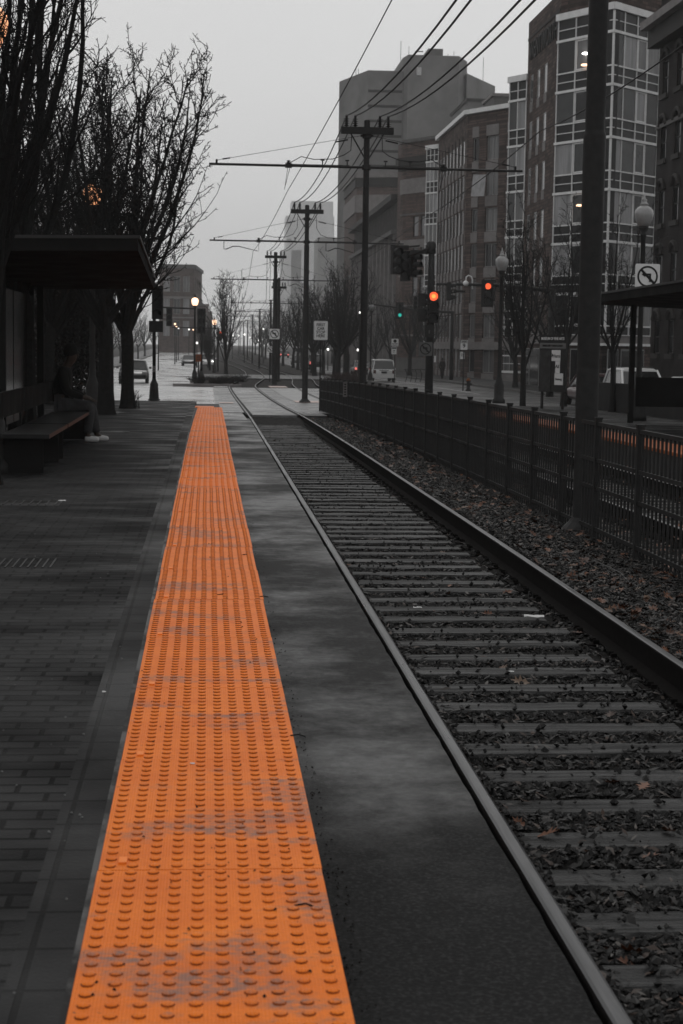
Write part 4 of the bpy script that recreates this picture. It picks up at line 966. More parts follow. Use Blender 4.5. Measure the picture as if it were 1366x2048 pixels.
for key, px, Y, pyt, lab in FAR:
    q = P(px, 680, Y); zt1 = P(px, pyt, Y).z
    wire_pole(key, q.x, Y, zt(Y) - .1, zt1, zt1 - .25, zt1 + .0, .12, .09, lab, zwire=zt1 - .75, beam=False, steps=False)

def catenary(pts_, sag, r, name, label, grp, n_=14, cat='wire'):
    pts = []
    for a, c in zip(pts_[:-1], pts_[1:]):
        for k in range(n_):
            t_ = k / n_; p = a.lerp(c, t_); p.z -= 4 * sag * t_ * (1 - t_); pts.append(p)
    pts.append(pts_[-1]); b = MB(); b.tube(pts, r, 6); o = b.build(name, WIREM, None, True); return tag(o, label, cat, grp)
keys = ['0', '1', '2', '3', '4', '5', '6', '7']
labs = ['thick feeder cable on the outermost left insulators', 'thick feeder cable on the inner left insulators', 'thick feeder cable on the inner right insulators', 'thick feeder cable on the outermost right insulators']
exitp = [P(868, 0, 22.5), P(895, 0, 22.5), P(984, 0, 22.5), P(1011, 0, 22.5)]
keys = ['0', '1', '2', '3']
for i in range(4):
    B_ = POLES['1']['ins'][i]
    e = B_ + (exitp[i] - B_) * 1.6; back = e + Vector((0, -25, 2.2))
    pts_ = [e] + [POLES[k]['ins'][i] for k in keys[1:]] + [Vector((POLES[k]['X'] + (i - 1.5) * .3, POLES[k]['Y'], POLES[k]['zarm'] + .3)) for k in ('4', '5', '6', '7')]
    catenary(pts_, .42, .016, 'feeder_cable', labs[i], 'feeder cables on the pole tops')
cw = [P(775, 0, 22.0)]; 
w1 = P(575, 382, 40.5); w2 = P(506, 503, 65.5); w3 = P(493, 578, 99.6)
e = w1 + (cw[0] - w1) * 1.5
catenary([e, w1, w2, w3, P(480, 622, 157), P(470, 640, 205), P(460, 652, 250)], .12, .009, 'contact_wire', 'thin trolley wire above the near track, zigzagging down from the top of the frame', None)
r1_ = P(838, 445, 40.5 + 9); 
catenary([P(1420, 50, 17), P(1080, 262, 28), P(838, 442, 44), P(704, 530, 65.5), P(618, 600, 99.6)], .10, .009, 'contact_wire', 'thin trolley wire over the far track, slanting across the gridded glass building', None)

# ------------------------------------------------------------------ picket fence between the tracks
FX = 3.625
FN = thing('picket_fence', 'black metal picket fence on the ballast between the two tracks', 'fence', (FX, 30, 0))
posts = [13.8 - 1.5 * 3, 13.8 - 3.0, 12.3, 13.8]; y_ = 13.8
while y_ < 53: y_ += 1.53; posts.append(y_)
fz = lambda y: zt(y) - .15
for y_ in posts:
    b = MB(); b.box((FX - .03, y_ - .03, fz(y_) - .05), (FX + .03, y_ + .03, fz(y_) + 1.16)); b.box((FX - .036, y_ - .036, fz(y_) + 1.16), (FX + .036, y_ + .036, fz(y_) + 1.18)); part(b, 'post', BLACK, FN)
spans = []
for a, c in zip(posts[:-1], posts[1:]):
    spans += [(a, 15.99), (16.31, c)] if a < 16.15 < c else [(a, c)]
for a, c in spans:
    b = MB(); z0, z1 = fz(a), fz(c)
    for hz in (.12, .50, .76, 1.10):
        b.add([(FX - .015, a + .03, z0 + hz), (FX + .015, a + .03, z0 + hz), (FX + .015, a + .03, z0 + hz + .035), (FX - .015, a + .03, z0 + hz + .035), (FX - .015, c - .03, z1 + hz), (FX + .015, c - .03, z1 + hz), (FX + .015, c - .03, z1 + hz + .035), (FX - .015, c - .03, z1 + hz + .035)],
              [(0, 1, 2, 3), (4, 7, 6, 5), (0, 4, 5, 1), (1, 5, 6, 2), (2, 6, 7, 3), (3, 7, 4, 0)])
    nn = max(3, int((c - a) / .122))
    for k in range(nn):
        yy = a + .03 + (c - a - .06) * (k + .5) / nn; zz = fz(yy)
        b.box((FX - .0085, yy - .0085, zz + .06), (FX + .0085, yy + .0085, zz + 1.10))
    part(b, 'picket_panel', BLACK, FN)
q = P(694, 779, 43.2); o = thing('plate', 'narrow pale upright number plate fixed to the dark fence', 'sign', (3.55, 43.2, q.z)); b = MB(); b.cbox((0, 0, 0), (.10, .012, .38)); b.build('panel', STONE, o); b = MB()
for k in range(5): b.cbox((0, -.008, .13 - k * .065), (.05, .004, .035))
b.build('lettering', SIGNB, o)

# ------------------------------------------------------------------ lamps
def acorn_lamp(X, Y, zb, zglobe, label, lit=False, gs=1.0, far=False, group=None):
    glow = EMD if lit == 2 else EMW
    T = thing('street_lamp', label, 'street lamp', (X, Y, zb), group=group); h = zglobe - zb
    b = MB(); b.lathe([(.20 * gs, 0), (.20 * gs, .10), (.15 * gs, .16), (.15 * gs, .55), (.10 * gs, .72), (.075 * gs, .80), (.062 * gs, 1.2), (.052 * gs, h - .42 * gs), (.07 * gs, h - .40 * gs), (.07 * gs, h - .36 * gs), (.05 * gs, h - .34 * gs), (.10 * gs, h - .26 * gs), (.11 * gs, h - .20 * gs)], n=12); b.build('post', BLACK, T, True)
    b = MB(); g = gs
    b.lathe([(.10 * g, -.205 * g), (.125 * g, -.19 * g), (.185 * g, -.05 * g), (.205 * g, .06 * g), (.195 * g, .14 * g), (.14 * g, .205 * g), (.085 * g, .235 * g), (.075 * g, .25 * g)], (0, 0, h), 18); b.build('globe', glow if lit else GLOBE, T, True)
    b = MB(); b.lathe([(.085 * g, .25 * g), (.10 * g, .27 * g), (.06 * g, .30 * g), (.05 * g, .34 * g), (.065 * g, .36 * g), (.02 * g, .40 * g), (.012 * g, .50 * g)], (0, 0, h), 12); b.build('finial', BLACK if lit or far else GLOBE, T, True)
    return T
def lampat(px, py, Y, label, lit=False, gs=1.0, zb=None, far=False):
    q = P(px, py, Y); return acorn_lamp(q.x, Y, zp(Y) if zb is None else zb, q.z, label, lit, gs, far)
lampat(1288, 434, 36, 'unlit frosted acorn lamp behind the opposite shelter roof, largest of its kind')
lampat(1004, 528, 51, 'unlit frosted acorn lamp left of the station sign, its globe pale grey')
lampat(743, 616, 118, 'small unlit acorn lamp on the far pavement beside the third mast arm', zb=zt(118) - .1, far=True)
lampat(185, 392, 38, 'lit orange acorn lamp glowing through the bare branches', 2, 1.0)
lampat(-22, 56, 18.5, 'lit orange acorn lamp cut by the left edge of the frame', 2)
lampat(390, 604, 103, 'lit warm globe lamp on the tall post at the left of the crossing', True, 1.05, zb=zt(103))
lampat(429, 645, 158, 'smaller lit globe lamp between the crossing post and the tall narrow tree', True, 1.05, zb=zt(158))
# far misty lamps left and right (tiny lights)
for k, (px, py, Y, col_) in enumerate(((350, 648, 240, 1), (353, 654, 260, 1), (357, 656, 280, 0), (378, 659, 300, 0), (386.5, 659.5, 320, 1), (465, 671, 300, 0), (477, 671, 330, 0), (489, 669, 260, 0), (500, 675, 360, 0), (394, 686, 210, 0), (317, 650, 180, 1), (527, 658, 250, 0), (505, 657, 300, 0), (518, 681, 250, 0), (602, 655, 220, 0), (531, 698, 300, 0), (720, 625, 110, 0), (656, 699, 200, 0), (716, 700, 180, 0))):
    labs_ = ['upper of the warm far lights left of the crossing post', 'middle warm far light left of the crossing post', 'lowest pale far light left of the crossing post', 'faint pale light beside the crossing post shaft', 'faint warm light touching the crossing post shaft', 'pale light right of the narrow tall tree', 'second pale light right of the narrow tall tree', 'pale light above the bend of the rails', 'faint pale light over the vanishing tracks', 'white light glowing between the crossing posts', 'small warm light by the tall dark signal pole', 'pale light among the far thin poles, higher', 'pale light among the far thin poles, highest and left', 'bright white light among the far thin poles', 'faint pale light right of the no-left-turn sign', 'white light left of the U-turn sign', 'small bright white lamp at the left side of the insulator pole', 'faint lamp right of the stop here sign', 'faint lamp left of the insulator pole foot']
    q = P(px, py, Y); T = thing('street_light', labs_[k], 'street light', (q.x, Y, zt(Y) - .1)); h = q.z - zt(Y) + .1
    b = MB(); b.tube([(0, 0, 0), (0, 0, h - .2)], [.09, .05], 6); b.build('post', BLACK, T); s_ = .14 if Y > 150 else .07
    b = MB(); b.lathe([(s_ * .4, -s_), (s_, -s_ * .2), (s_ * .9, s_ * .6), (s_ * .3, s_)], (0, 0, h), 8); b.build('lantern', EMW if col_ else mat('lamp_glow_white', (1, 1, 1), .4, emit=(1, .96, .92), estr=1.6), T)
# hooded curved lamp (pale) on the mast arm
q = P(938, 556, 84); T = thing('camera_arm', 'white hooked camera housing standing on the mast arm by the right red light', 'camera', (q.x, 84, q.z - .35)); b = MB(); b.tube([(.18, 0, -.2), (.18, 0, .25), (.12, 0, .42), (-.02, 0, .48), (-.14, 0, .40), (-.16, 0, .2)], .035, 7); b.build('bracket', SIGNW, T, True); b = MB(); b.lathe([(.05, .22), (.14, .14), (.16, .04), (.10, -.04)], (-.16, 0, 0), 12); b.build('housing', SIGNW, T, True)

# ------------------------------------------------------------------ traffic signals
def head(T, x, y, z, lit=None, which=0, w=.34, rz=0, back=False, n_=3, visor=True, name='signal_head', bp=False, lr=.15):
    hh = w * n_; b = MB(); H = thing_none = bpy.data.objects.new(name, None)
    H = None
    b.cbox((x, y, z), (w, .22, hh), 0, rz);
    if bp: b.cbox((x, y + .03, z), (w + .26, .02, hh + .26), 0, rz)
    if visor:
        M = Matrix.Rotation(rz, 3, 'Z')
        for k in range(n_):
            zc_ = z + hh / 2 - w * (k + .5); pts_o = []
            vs = []; m_ = 12; s = -1 if not back else 1
            for j, dy in enumerate((0.11, .36)):
                for a in range(m_ + 1):
                    an = R(-35) + R(250) * a / m_; q_ = M @ Vector((lr * 1.08 * math.cos(an), s * dy, 0)); vs.append((x + q_.x, y + q_.y, zc_ + lr * 1.08 * math.sin(an)))
            b.add(vs, [(a, a + 1, m_ + 2 + a, m_ + 1 + a) for a in range(m_)])
    o = b.build(name, BLACK, T)
    if not back:
        M = Matrix.Rotation(rz, 3, 'Z')
        for k in range(n_):
            zc_ = z + hh / 2 - w * (k + .5); b = MB(); q_ = M @ Vector((0, -.115, 0)); b.disc((x + q_.x, y + q_.y, zc_), lr * .95, 16, 'Y', 0, .02); m = LENS
            if lit and which == k: m = lit
            l_ = b.build('lens', m, o)
            if lit is EMR and which == k and n_ == 3 and w > .3 and bp is None: pass
    return o
# signal post at the end of the far platform, red light towards us
Y = 57; q = P(862, 600, Y); ZB = zt(Y) - .05
T = thing('traffic_signal', 'tall dark signal post with a large glowing red light and black heads on a bracket', 'traffic signal', (q.x, Y, ZB))
ztop = P(862, 485, Y).z - ZB
b = MB(); b.tube([(0, .1, 0), (0, .1, ztop - 1.6), (0, .1, ztop)], [.15, .12, .10], 12); b.lathe([(.24, 0), (.24, .3), (.17, .5)], (0, .1, 0), 12); b.lathe([(.16, 0), (.16, .35), (.02, .42)], (-.02, .1, ztop - .35), 10); b.build('post', BLACK, T, True)
zr = P(865, 593, Y).z - ZB; head(T, .05, -.16, zr - .36, EMR, 0, .36, lr=.155)
b = MB(); b.disc((.05, -.30, zr), .07, 14, 'Y', 0, .02); b.build('lens_core', EMO, T)
for pz in (597, 628): head(T, -.30, .0, P(850, pz, Y).z - ZB - .05, None, 0, .22, R(70), n_=2, lr=.09)
zb_ = P(860, 497, Y).z - ZB; b = MB(); b.cbox((-.35, .1, zb_ - .12), (.72, .10, .12), 0, 0, 0); b.tube([(-.1, .1, zb_), (-.8, .05, zb_ - .25)], .05, 8); b.build('bracket', BLACK, T)
for i, (px, py, w_, rz_) in enumerate(((792, 522, .30, R(15)), (812, 532, .34, R(-10)), (826, 530, .26, R(50)))):
    p_ = P(px, py, Y); head(T, p_.x - q.x, .0 + .12 * i, p_.z - ZB, None, 0, w_, rz_, lr=w_ * .42)
b = MB(); pa = P(785, 512, Y); pb = P(840, 500, Y); b.tube([(pa.x - q.x, .1, pa.z - ZB + .25), (pb.x - q.x, .1, pb.z - ZB + .15)], .035, 6); b.cbox((P(800, 495, Y).x - q.x, .1, P(800, 495, Y).z - ZB), (.62, .12, .16)); b.build('bracket', BLACK, T)
b = MB(); zs = P(857, 662, Y).z - ZB; b.cbox((-.05, -.10, zs), (.34, .22, .42)); b.build('walk_signal_box', BLACK, T)
b = MB(); p_ = P(857, 667, Y); b.cbox((p_.x - q.x, -.22, zs - .04), (.05, .01, .14), 0, 0, .3); b.build('walk_symbol', STONED, T)
# signs: no-left-turn etc.
def arrow_sign(T, size, loc, rz=0, mw=SIGNW):
    """square white board, ring, left arrow and slash"""
    b = MB(); s = size / 2; M = Matrix.Rotation(rz, 3, 'Z'); L0 = Vector(loc)
    r_ = size * .07; corners = []
    for cx, cz, a0 in ((s - r_, s - r_, 0), (-s + r_, s - r_, 90), (-s + r_, -s + r_, 180), (s - r_, -s + r_, 270)):
        for k in range(4): a = R(a0 + 30 * k); corners.append((cx + r_ * math.cos(a), cz + r_ * math.sin(a)))
    n_ = len(corners)
    def tr(x, y, z): v = M @ Vector((x, y, z)); return tuple(v + L0)
    vs = [tr(x, -.006, z) for x, z in corners] + [tr(x, .006, z) for x, z in corners]
    b.add(vs, [tuple(range(n_)), tuple(range(2 * n_ - 1, n_ - 1, -1))] + [(i, (i + 1) % n_, n_ + (i + 1) % n_, n_ + i) for i in range(n_)]); b.build('board', mw, T)
    b = MB(); m_ = 36; ro, ri = size * .42, size * .345; vs = []
    for a in range(m_): an = 2 * math.pi * a / m_; vs += [tr(ro * math.cos(an), -.010, ro * math.sin(an)), tr(ri * math.cos(an), -.010, ri * math.sin(an))]
    b.add(vs, [(2 * a, 2 * a + 1, (2 * a + 3) % (2 * m_), (2 * a + 2) % (2 * m_)) for a in range(m_)])
    w = size * .035; a = size * .27
    b.add([tr(-a - w, -.012, a - w), tr(-a + w, -.012, a + w), tr(a + w, -.012, -a + w), tr(a - w, -.012, -a - w)], [(0, 1, 2, 3)])
    # arrow: stem up then turning left
    u = size
    for poly in ([(.06, -.22), (.14, -.22), (.14, .12), (.06, .12)], [(-.10, .04), (.06, .04), (.06, .12), (-.10, .12)], [(-.10, -.03), (-.10, .19), (-.25, .08)]):
        b.add([tr(x * u, -.014, z * u) for x, z in poly], [tuple(range(len(poly)))])
    b.build('symbol', SIGNB, T)
    return T
q2 = P(861, 698, 55.5); S = thing('no_left_turn_sign', 'grey-white no-left-turn sign low on the post of the big red signal', 'sign', (q2.x, 56.78, q2.z)); arrow_sign(S, .46, (0, 0, 0), 0, mat('sign_grey', (.16, .16, .16), .5))
q2 = P(1295, 553, 35.8); S = thing('no_left_turn_sign', 'largest no-left-turn sign, on the acorn lamp post over the opposite shelter roof', 'sign', (q2.x, 35.8, q2.z)); arrow_sign(S, .54, (0, 0, 0))
q2 = P(549, 668, 99.3); S = thing('no_left_turn_sign', 'small no-left-turn sign on the third wire pole', 'sign', (q2.x, 99.3, q2.z)); arrow_sign(S, .60, (0, 0, 0))
q2 = P(540, 699, 110); S = thing('no_u_turn_sign', 'tiny no-U-turn sign left of the third wire pole', 'sign', (q2.x, 110, q2.z)); arrow_sign(S, .40, (0, 0, 0))
b = MB(); b.tube([(0, .03, -q2.z + zt(110)), (0, .03, .1)], .03, 6); b.build('post', BLACK, S)
# FIRST CAR STOP HERE
Y = 53.2; q2 = P(641.5, 661, Y); S = thing('stop_here_sign', 'white sign reading FIRST CAR STOP HERE on a thin post at the fence end', 'sign', (q2.x, Y, q2.z))
def rboard(T, w, h, r_, m, name='board', y=0, th=.012):
    b = MB(); cs = []
    for cx, cz, a0 in ((w / 2 - r_, h / 2 - r_, 0), (-w / 2 + r_, h / 2 - r_, 90), (-w / 2 + r_, -h / 2 + r_, 180), (w / 2 - r_, -h / 2 + r_, 270)):
        for k in range(4): a = R(a0 + 30 * k); cs.append((cx + r_ * math.cos(a), cz + r_ * math.sin(a)))
    n_ = len(cs); b.add([(x, y - th / 2, z) for x, z in cs] + [(x, y + th / 2, z) for x, z in cs], [tuple(range(n_)), tuple(range(2 * n_ - 1, n_ - 1, -1))] + [(i, (i + 1) % n_, n_ + (i + 1) % n_, n_ + i) for i in range(n_)]); return b.build(name, m, T)
rboard(S, .44, .60, .04, SIGNW)
b = MB()
for x0, x1, z0, z1 in ((-.195, .195, .272, .276), (-.195, .195, -.276, -.272), (-.201, -.197, -.25, .25), (.197, .201, -.25, .25)): b.box((x0, -.009, z0), (x1, -.0065, z1))
b.build('border_line', SIGNB, S)
text('FIRST\nCAR\nSTOP\nHERE', .128, 'lettering', SIGNB, S, (0, -.010, .0), FACE, spacing=.90, bold=.003, sx=.92)
b = MB(); b.tube([(0, .035, -.6 - (q2.z - zt(Y) - .5)), (0, .035, .28)], .022, 8); b.build('post', STEEL, S)
b = MB(); b.disc((0, -.012, .235), .010, 8); b.disc((0, -.012, -.235), .010, 8); b.build('bolts', SIGNB, S)

# green signal on its long mast arm
Y = 136; base = P(902, 765, Y); top = P(903, 622, Y); zb = zt(Y) - .08
T = thing('traffic_signal', 'slim signal post with a long mast arm bearing the small green light', 'traffic signal', (base.x, Y, zb)); hz = top.z - zb
b = MB(); b.tube([(0, 0, 0), (0, 0, hz - .3), (0, 0, hz)], [.17, .13, .12], 10); b.build('post', BLACK, T, True)
tip = P(748, 609, Y); b = MB(); b.tube([(.0, 0, hz - .1), (-2.5, 0, hz - .0), (tip.x - base.x, 0, tip.z - zb)], [.12, .10, .06], 8); b.build('mast_arm', BLACK, T, True)
p_ = P(799, 625, Y); head(T, p_.x - base.x, -.15, p_.z - zb + .15, EMG, 2, .36, lr=.155, bp=True)
p_ = P(830, 603, Y); head(T, p_.x - base.x, -.15, p_.z - zb - .1, None, 0, .36, lr=.155)
# second red light mast
Y = 84; base = P(1100, 760, Y); top = P(1101, 572, Y); zb = zt(Y) - .1; T = thing('traffic_signal', 'dark post and mast arm carrying the right-hand red light in a wide black head', 'traffic signal', (base.x, Y, zb)); hz = top.z - zb
b = MB(); b.tube([(0, 0, 0), (0, 0, hz)], [.20, .15], 10); b.build('post', BLACK, T, True)
tip = P(872, 568, Y); b = MB(); b.tube([(0, 0, hz - .25), (-3, 0, hz + .0), (tip.x - base.x, 0, tip.z - zb)], [.11, .09, .06], 8); b.build('mast_arm', BLACK, T, True)
p_ = P(974, 573, Y); head(T, p_.x - base.x, -.2, p_.z - zb - .36, EMR, 0, .36, lr=.155, bp=True)
p_ = P(898, 577, Y); head(T, p_.x - base.x, .0, p_.z - zb - .15, None, 0, .30, R(80), lr=.12)
S = thing('street_sign', 'small dark street name board hanging under the right red mast arm', 'sign', (P(916, 583, Y).x, Y - .15, P(916, 583, Y).z)); b = MB(); b.cbox((0, 0, 0), (.70, .02, .16)); b.build('board', SIGNB, S); b = MB(); b.cbox((-.26, -.012, 0), (.09, .006, .09)); b.cbox((.10, -.012, .055), (.46, .006, .012)); b.cbox((.10, -.012, -.055), (.46, .006, .012)); b.build('markings', STONE, S); b = MB(); b.tube([(0, .02, .05), (0, .1, .28)], .02, 5); b.build('hanger', BLACK, S)
# crossing signal post at the left of the near platform (seen dark, flared base)
Y = 49.2; base = P(308, 797, Y); zb = zp(Y) - .0; T = thing('traffic_signal', 'dark signal post with flared base standing at the corner of the brick platform', 'traffic signal', (base.x, Y, zb)); topz = P(312, 565, Y).z - zb
b = MB(); b.tube([(0, 0, .5), (0, 0, topz)], [.055, .045], 10); b.build('post', BLACK, T, True)
b = MB(); b.lathe([(.17, 0), (.17, .04), (.145, .06), (.115, .48), (.06, .60), (.055, .66)], n=8); b.build('flared_base', BLACK, T)
zz = P(313, 605, Y).z - zb; head(T, .09, -.02, zz, None, 0, .32, R(180), back=True, lr=.13)
b = MB(); z3 = P(313, 653, Y).z - zb; b.cbox((.05, 0, z3), (.40, .24, .32)); b.build('walk_signal_box', BLACK, T)
b = MB(); z4 = P(308, 738, Y).z - zb; b.cbox((0, -.06, z4), (.09, .03, .16)); b.build('push_button_plate', STONE, T); b = MB(); b.disc((0, -.08, z4 - .02), .02, 10, th=.02); b.cbox((.005, -.078, z4 + .045), (.02, .006, .03)); b.build('button', SIGNB, T)
# cluster at the crossing island
Y = 102; base = P(411, 762, Y); zb = zt(Y); T = thing('traffic_signal', 'black signal head with a hat-shaped cap on a post at the crossing island', 'traffic signal', (base.x - .25, Y, zb))
b = MB(); b.tube([(0, 0, 0), (0, 0, P(404, 617, Y).z - zb)], [.075, .065], 10); b.lathe([(.22, 0), (.20, .4), (.09, .75)], n=10); b.build('post', BLACK, T, True)
z1 = P(404, 642, Y).z - zb; head(T, -.02, .10, z1, None, 0, .50, 0, lr=.2)
b = MB(); zc_ = P(404, 612, Y).z - zb; b.lathe([(.30, 0), (.16, .13), (.05, .17), (.03, .4)], (-.02, .1, zc_), 12); b.build('cap', STONED, T)
b = MB(); b.cbox((.32, .2, P(411, 690, Y).z - zb), (.34, .16, .55)); b.build('walk_signal_box', BLACK, T)
b = MB(); b.cbox((-.06, -.0, P(402, 627, Y).z - zb), (.16, .01, .14)); b.cbox((.02, -.0, P(404, 655, Y).z - zb), (.16, .01, .5), 0, 0, .0); b.build('reflections_plate', STONED, T)
S = thing('warning_sign', 'small square orange sign low on the crossing island post', 'sign', (P(397, 716, 101.7).x, 101.7, P(397, 716, 101.7).z)); rboard(S, .33, .45, .03, mat('orange_sign_sheet', (.30, .075, .015), .5)); b = MB()
for k in range(3): b.cbox((0, -.009, .11 - .1 * k), (.2, .004, .04))
b.build('lettering', SIGNB, S); b = MB(); b.tube([(0, .05, -2.2), (0, .05, .2)], .04, 8); b.build('post', BLACK, S)
# mast arm from the lit lamp to the left with hanging signals
T = thing('mast_arm', 'thin black mast arm reaching left from the lit crossing lamp with a hanging signal', 'traffic signal', (P(388, 617, 103).x, 103.2, P(388, 617, 103).z)); x1 = P(345, 615, 103).x - T.location.x - .9
b = MB(); b.tube([(0, 0, 0), (x1, 0, .05)], .05, 8); b.build('arm', BLACK, T); head(T, x1 + .7, 0, -.55, None, 0, .36, 0, lr=.14)
T = thing('mast_arm', 'thin far mast arm with two red signals left of the narrow tree', 'traffic signal', (P(436, 660, 165).x, 165, zt(165)));
b = MB(); z1 = P(430, 657, 165).z - zt(165); b.tube([(0, 0, 0), (0, 0, z1)], .1, 8); b.tube([(0, 0, z1), (-4.5, 0, z1 + .05)], .06, 6); b.build('post', BLACK, T)
for px, py in ((441, 665), (447, 661)): p_ = P(px, py, 165); head(T, p_.x - P(436, 660, 165).x, -.1, p_.z - zt(165) - .3, EMR, 0, .30, lr=.10)
# small signs on the right
def post_sign(px, py, Y, w, h, label, lines=(), m=SIGNW, zb=None, name='street_sign', post=True, num=None):
    q = P(px, py, Y); S = thing(name, label, 'sign', (q.x, Y, q.z)); rboard(S, w, h, min(w, h) * .1, m)
    for s_, sz, dz in lines: text(s_, sz, 'lettering', SIGNB, S, (0, -.012, dz), FACE, bold=.004)
    if post: b = MB(); b.tube([(0, .04, (zt(Y) - .1 if zb is None else zb) - q.z), (0, .04, h / 2)], .035, 6); b.build('post', BLACK, S)
    return S
S = post_sign(790, 685, 118, .50, .52, 'upper white notice board on the bus stop post behind the silver car'); b = MB(); b.disc((0, -.012, .10), .12, 14, th=.006); b.cbox((0, -.012, -.08), (.4, .006, .04)); b.cbox((0, -.012, -.18), (.4, .006, .04)); b.build('markings', SIGNB, S)
S = post_sign(788, 701, 117.8, .36, .52, 'lower white notice board with small arrow on the bus stop post', post=False); b = MB(); b.cbox((0, -.012, .17), (.3, .006, .10)); b.cbox((0, -.012, -.02), (.14, .006, .05)); b.cbox((0, -.012, -.12), (.14, .006, .03)); b.build('markings', SIGNB, S)
post_sign(929, 683, 95, .38, .16, 'narrow WEST plate above the route nine shield', [('WEST', .13, 0)], post=False)
post_sign(928, 692, 95, .40, .44, 'square white sign with a bold figure 9', [('9', .34, 0)])
S = post_sign(925, 711, 95.1, .26, .42, 'small white notice under the figure 9 sign', post=False); b = MB(); b.cbox((-.03, -.012, .08), (.10, .006, .04)); b.cbox((-.03, -.012, -.02), (.10, .006, .04)); b.build('markings', SIGNB, S)
post_sign(870, 718, 57.2, .06, .22, 'narrow white strip plate on the red signal post', post=False)
# hydrant with orange cap, bike rack
q = P(937, 757, 95); T = thing('fire_hydrant', 'small hydrant with an orange cap on the far pavement below the figure 9 sign', 'hydrant', (q.x, 95, zt(95) - .1)); h_ = q.z - zt(95) + .25
b = MB(); b.lathe([(.16, 0), (.16, .08), (.11, .10), (.11, .5), (.14, .52), (.14, .56)], n=12); b.tube([(-.2, 0, .38), (.2, 0, .38)], .05, 8); b.build('barrel', BLACK, T, True); b = MB(); b.lathe([(.13, .56), (.12, .64), (.06, .70), (.03, .74)], n=12); b.build('bonnet', mat('orange_cast_iron', (.30, .09, .02), .5), T, True)
T = thing('bike_rack', 'row of curved hoops of a bicycle rack on the far pavement behind the silver car', 'bike rack', (P(835, 757, 122).x, 122, zt(122) - .08)); 
for k in range(6):
    b = MB(); x = -.9 + k * .36; b.tube([(x + .12 * math.sin(t_ * math.pi), 0, .9 * t_) for t_ in [i / 8 for i in range(9)]], .03, 6); b.build('hoop', STEEL, T, True)
b = MB(); b.tube([(-1, 0, .9), (1.1, 0, .9)], .03, 6); b.build('rail', STEEL, T)
# ------------------------------------------------------------------ station sign on the opposite platform
Y = 45; q = P(1106, 726, Y); S = thing('station_sign', 'black-framed station map board headed MUSEUM OF FINE ARTS on the opposite platform', 'sign', (q.x, Y, zp(Y)), R(-57)); z0 = P(1106, 784, Y).z - zp(Y); z1 = P(1106, 669, Y).z - zp(Y); W_ = 1.02
sz = lambda py: P(1106, py, Y).z - zp(Y)
b = MB(); b.box((-W_ / 2, -.03, sz(685)), (W_ / 2, .04, z1)); b.box((-W_ / 2, -.02, z0), (W_ / 2, .04, sz(685.2))); b.tube([(-.4, .01, 0), (-.4, .01, z0)], .04, 8); b.tube([(.4, .01, 0), (.4, .01, z0)], .04, 8); b.build('frame', BLACK, S)
text('MUSEUM OF FINE ARTS', .098, 'lettering', SIGNW, S, (0, -.034, sz(677.5)), FACE, sx=.86, bold=.002)
b = MB(); b.box((-W_ / 2 + .01, -.030, sz(697)), (W_ / 2 - .01, -.022, sz(686.2))); b.build('line_name_panel', mat('sign_panel_grey', (.22, .22, .22), .5), S)
text('GREEN LINE · E HEATH STREET', .066, 'lettering', SIGNB, S, (0, -.033, sz(691.6)), FACE, sx=.85, bold=.003)
b = MB(); b.box((-W_ / 2 + .02, -.030, z0 + .02), (-.07, -.022, sz(700))); b.build('map_poster', mat('map_poster_paper', (.05, .05, .05), .4, var=.6, scale=5), S)
b = MB(); b.box((-.03, -.030, sz(722)), (.30, -.022, sz(700))); b.build('white_poster', SIGNW, S); b = MB(); b.box((.12, -.030, sz(746)), (.29, -.022, sz(722.3))); b.build('white_poster', SIGNW, S); b = MB(); b.box((.10, -.030, sz(769.5)), (.42, -.022, sz(746.3))); b.build('white_poster', SIGNW, S)
for s_, x, py, sz_ in (('Here', .155, 712, .135), ('All', .20, 733, .135), ('Belong', .26, 758, .088)): text(s_, sz_, 'lettering', SIGNB, S, (x, -.034, sz(py)), FACE, bold=.001)
b = MB(); b.add([(-.02, -.034, sz(706)), (.03, -.034, sz(710.5)), (-.02, -.034, sz(715))], [(0, 1, 2)]); b.build('pointer_mark', SIGNB, S)
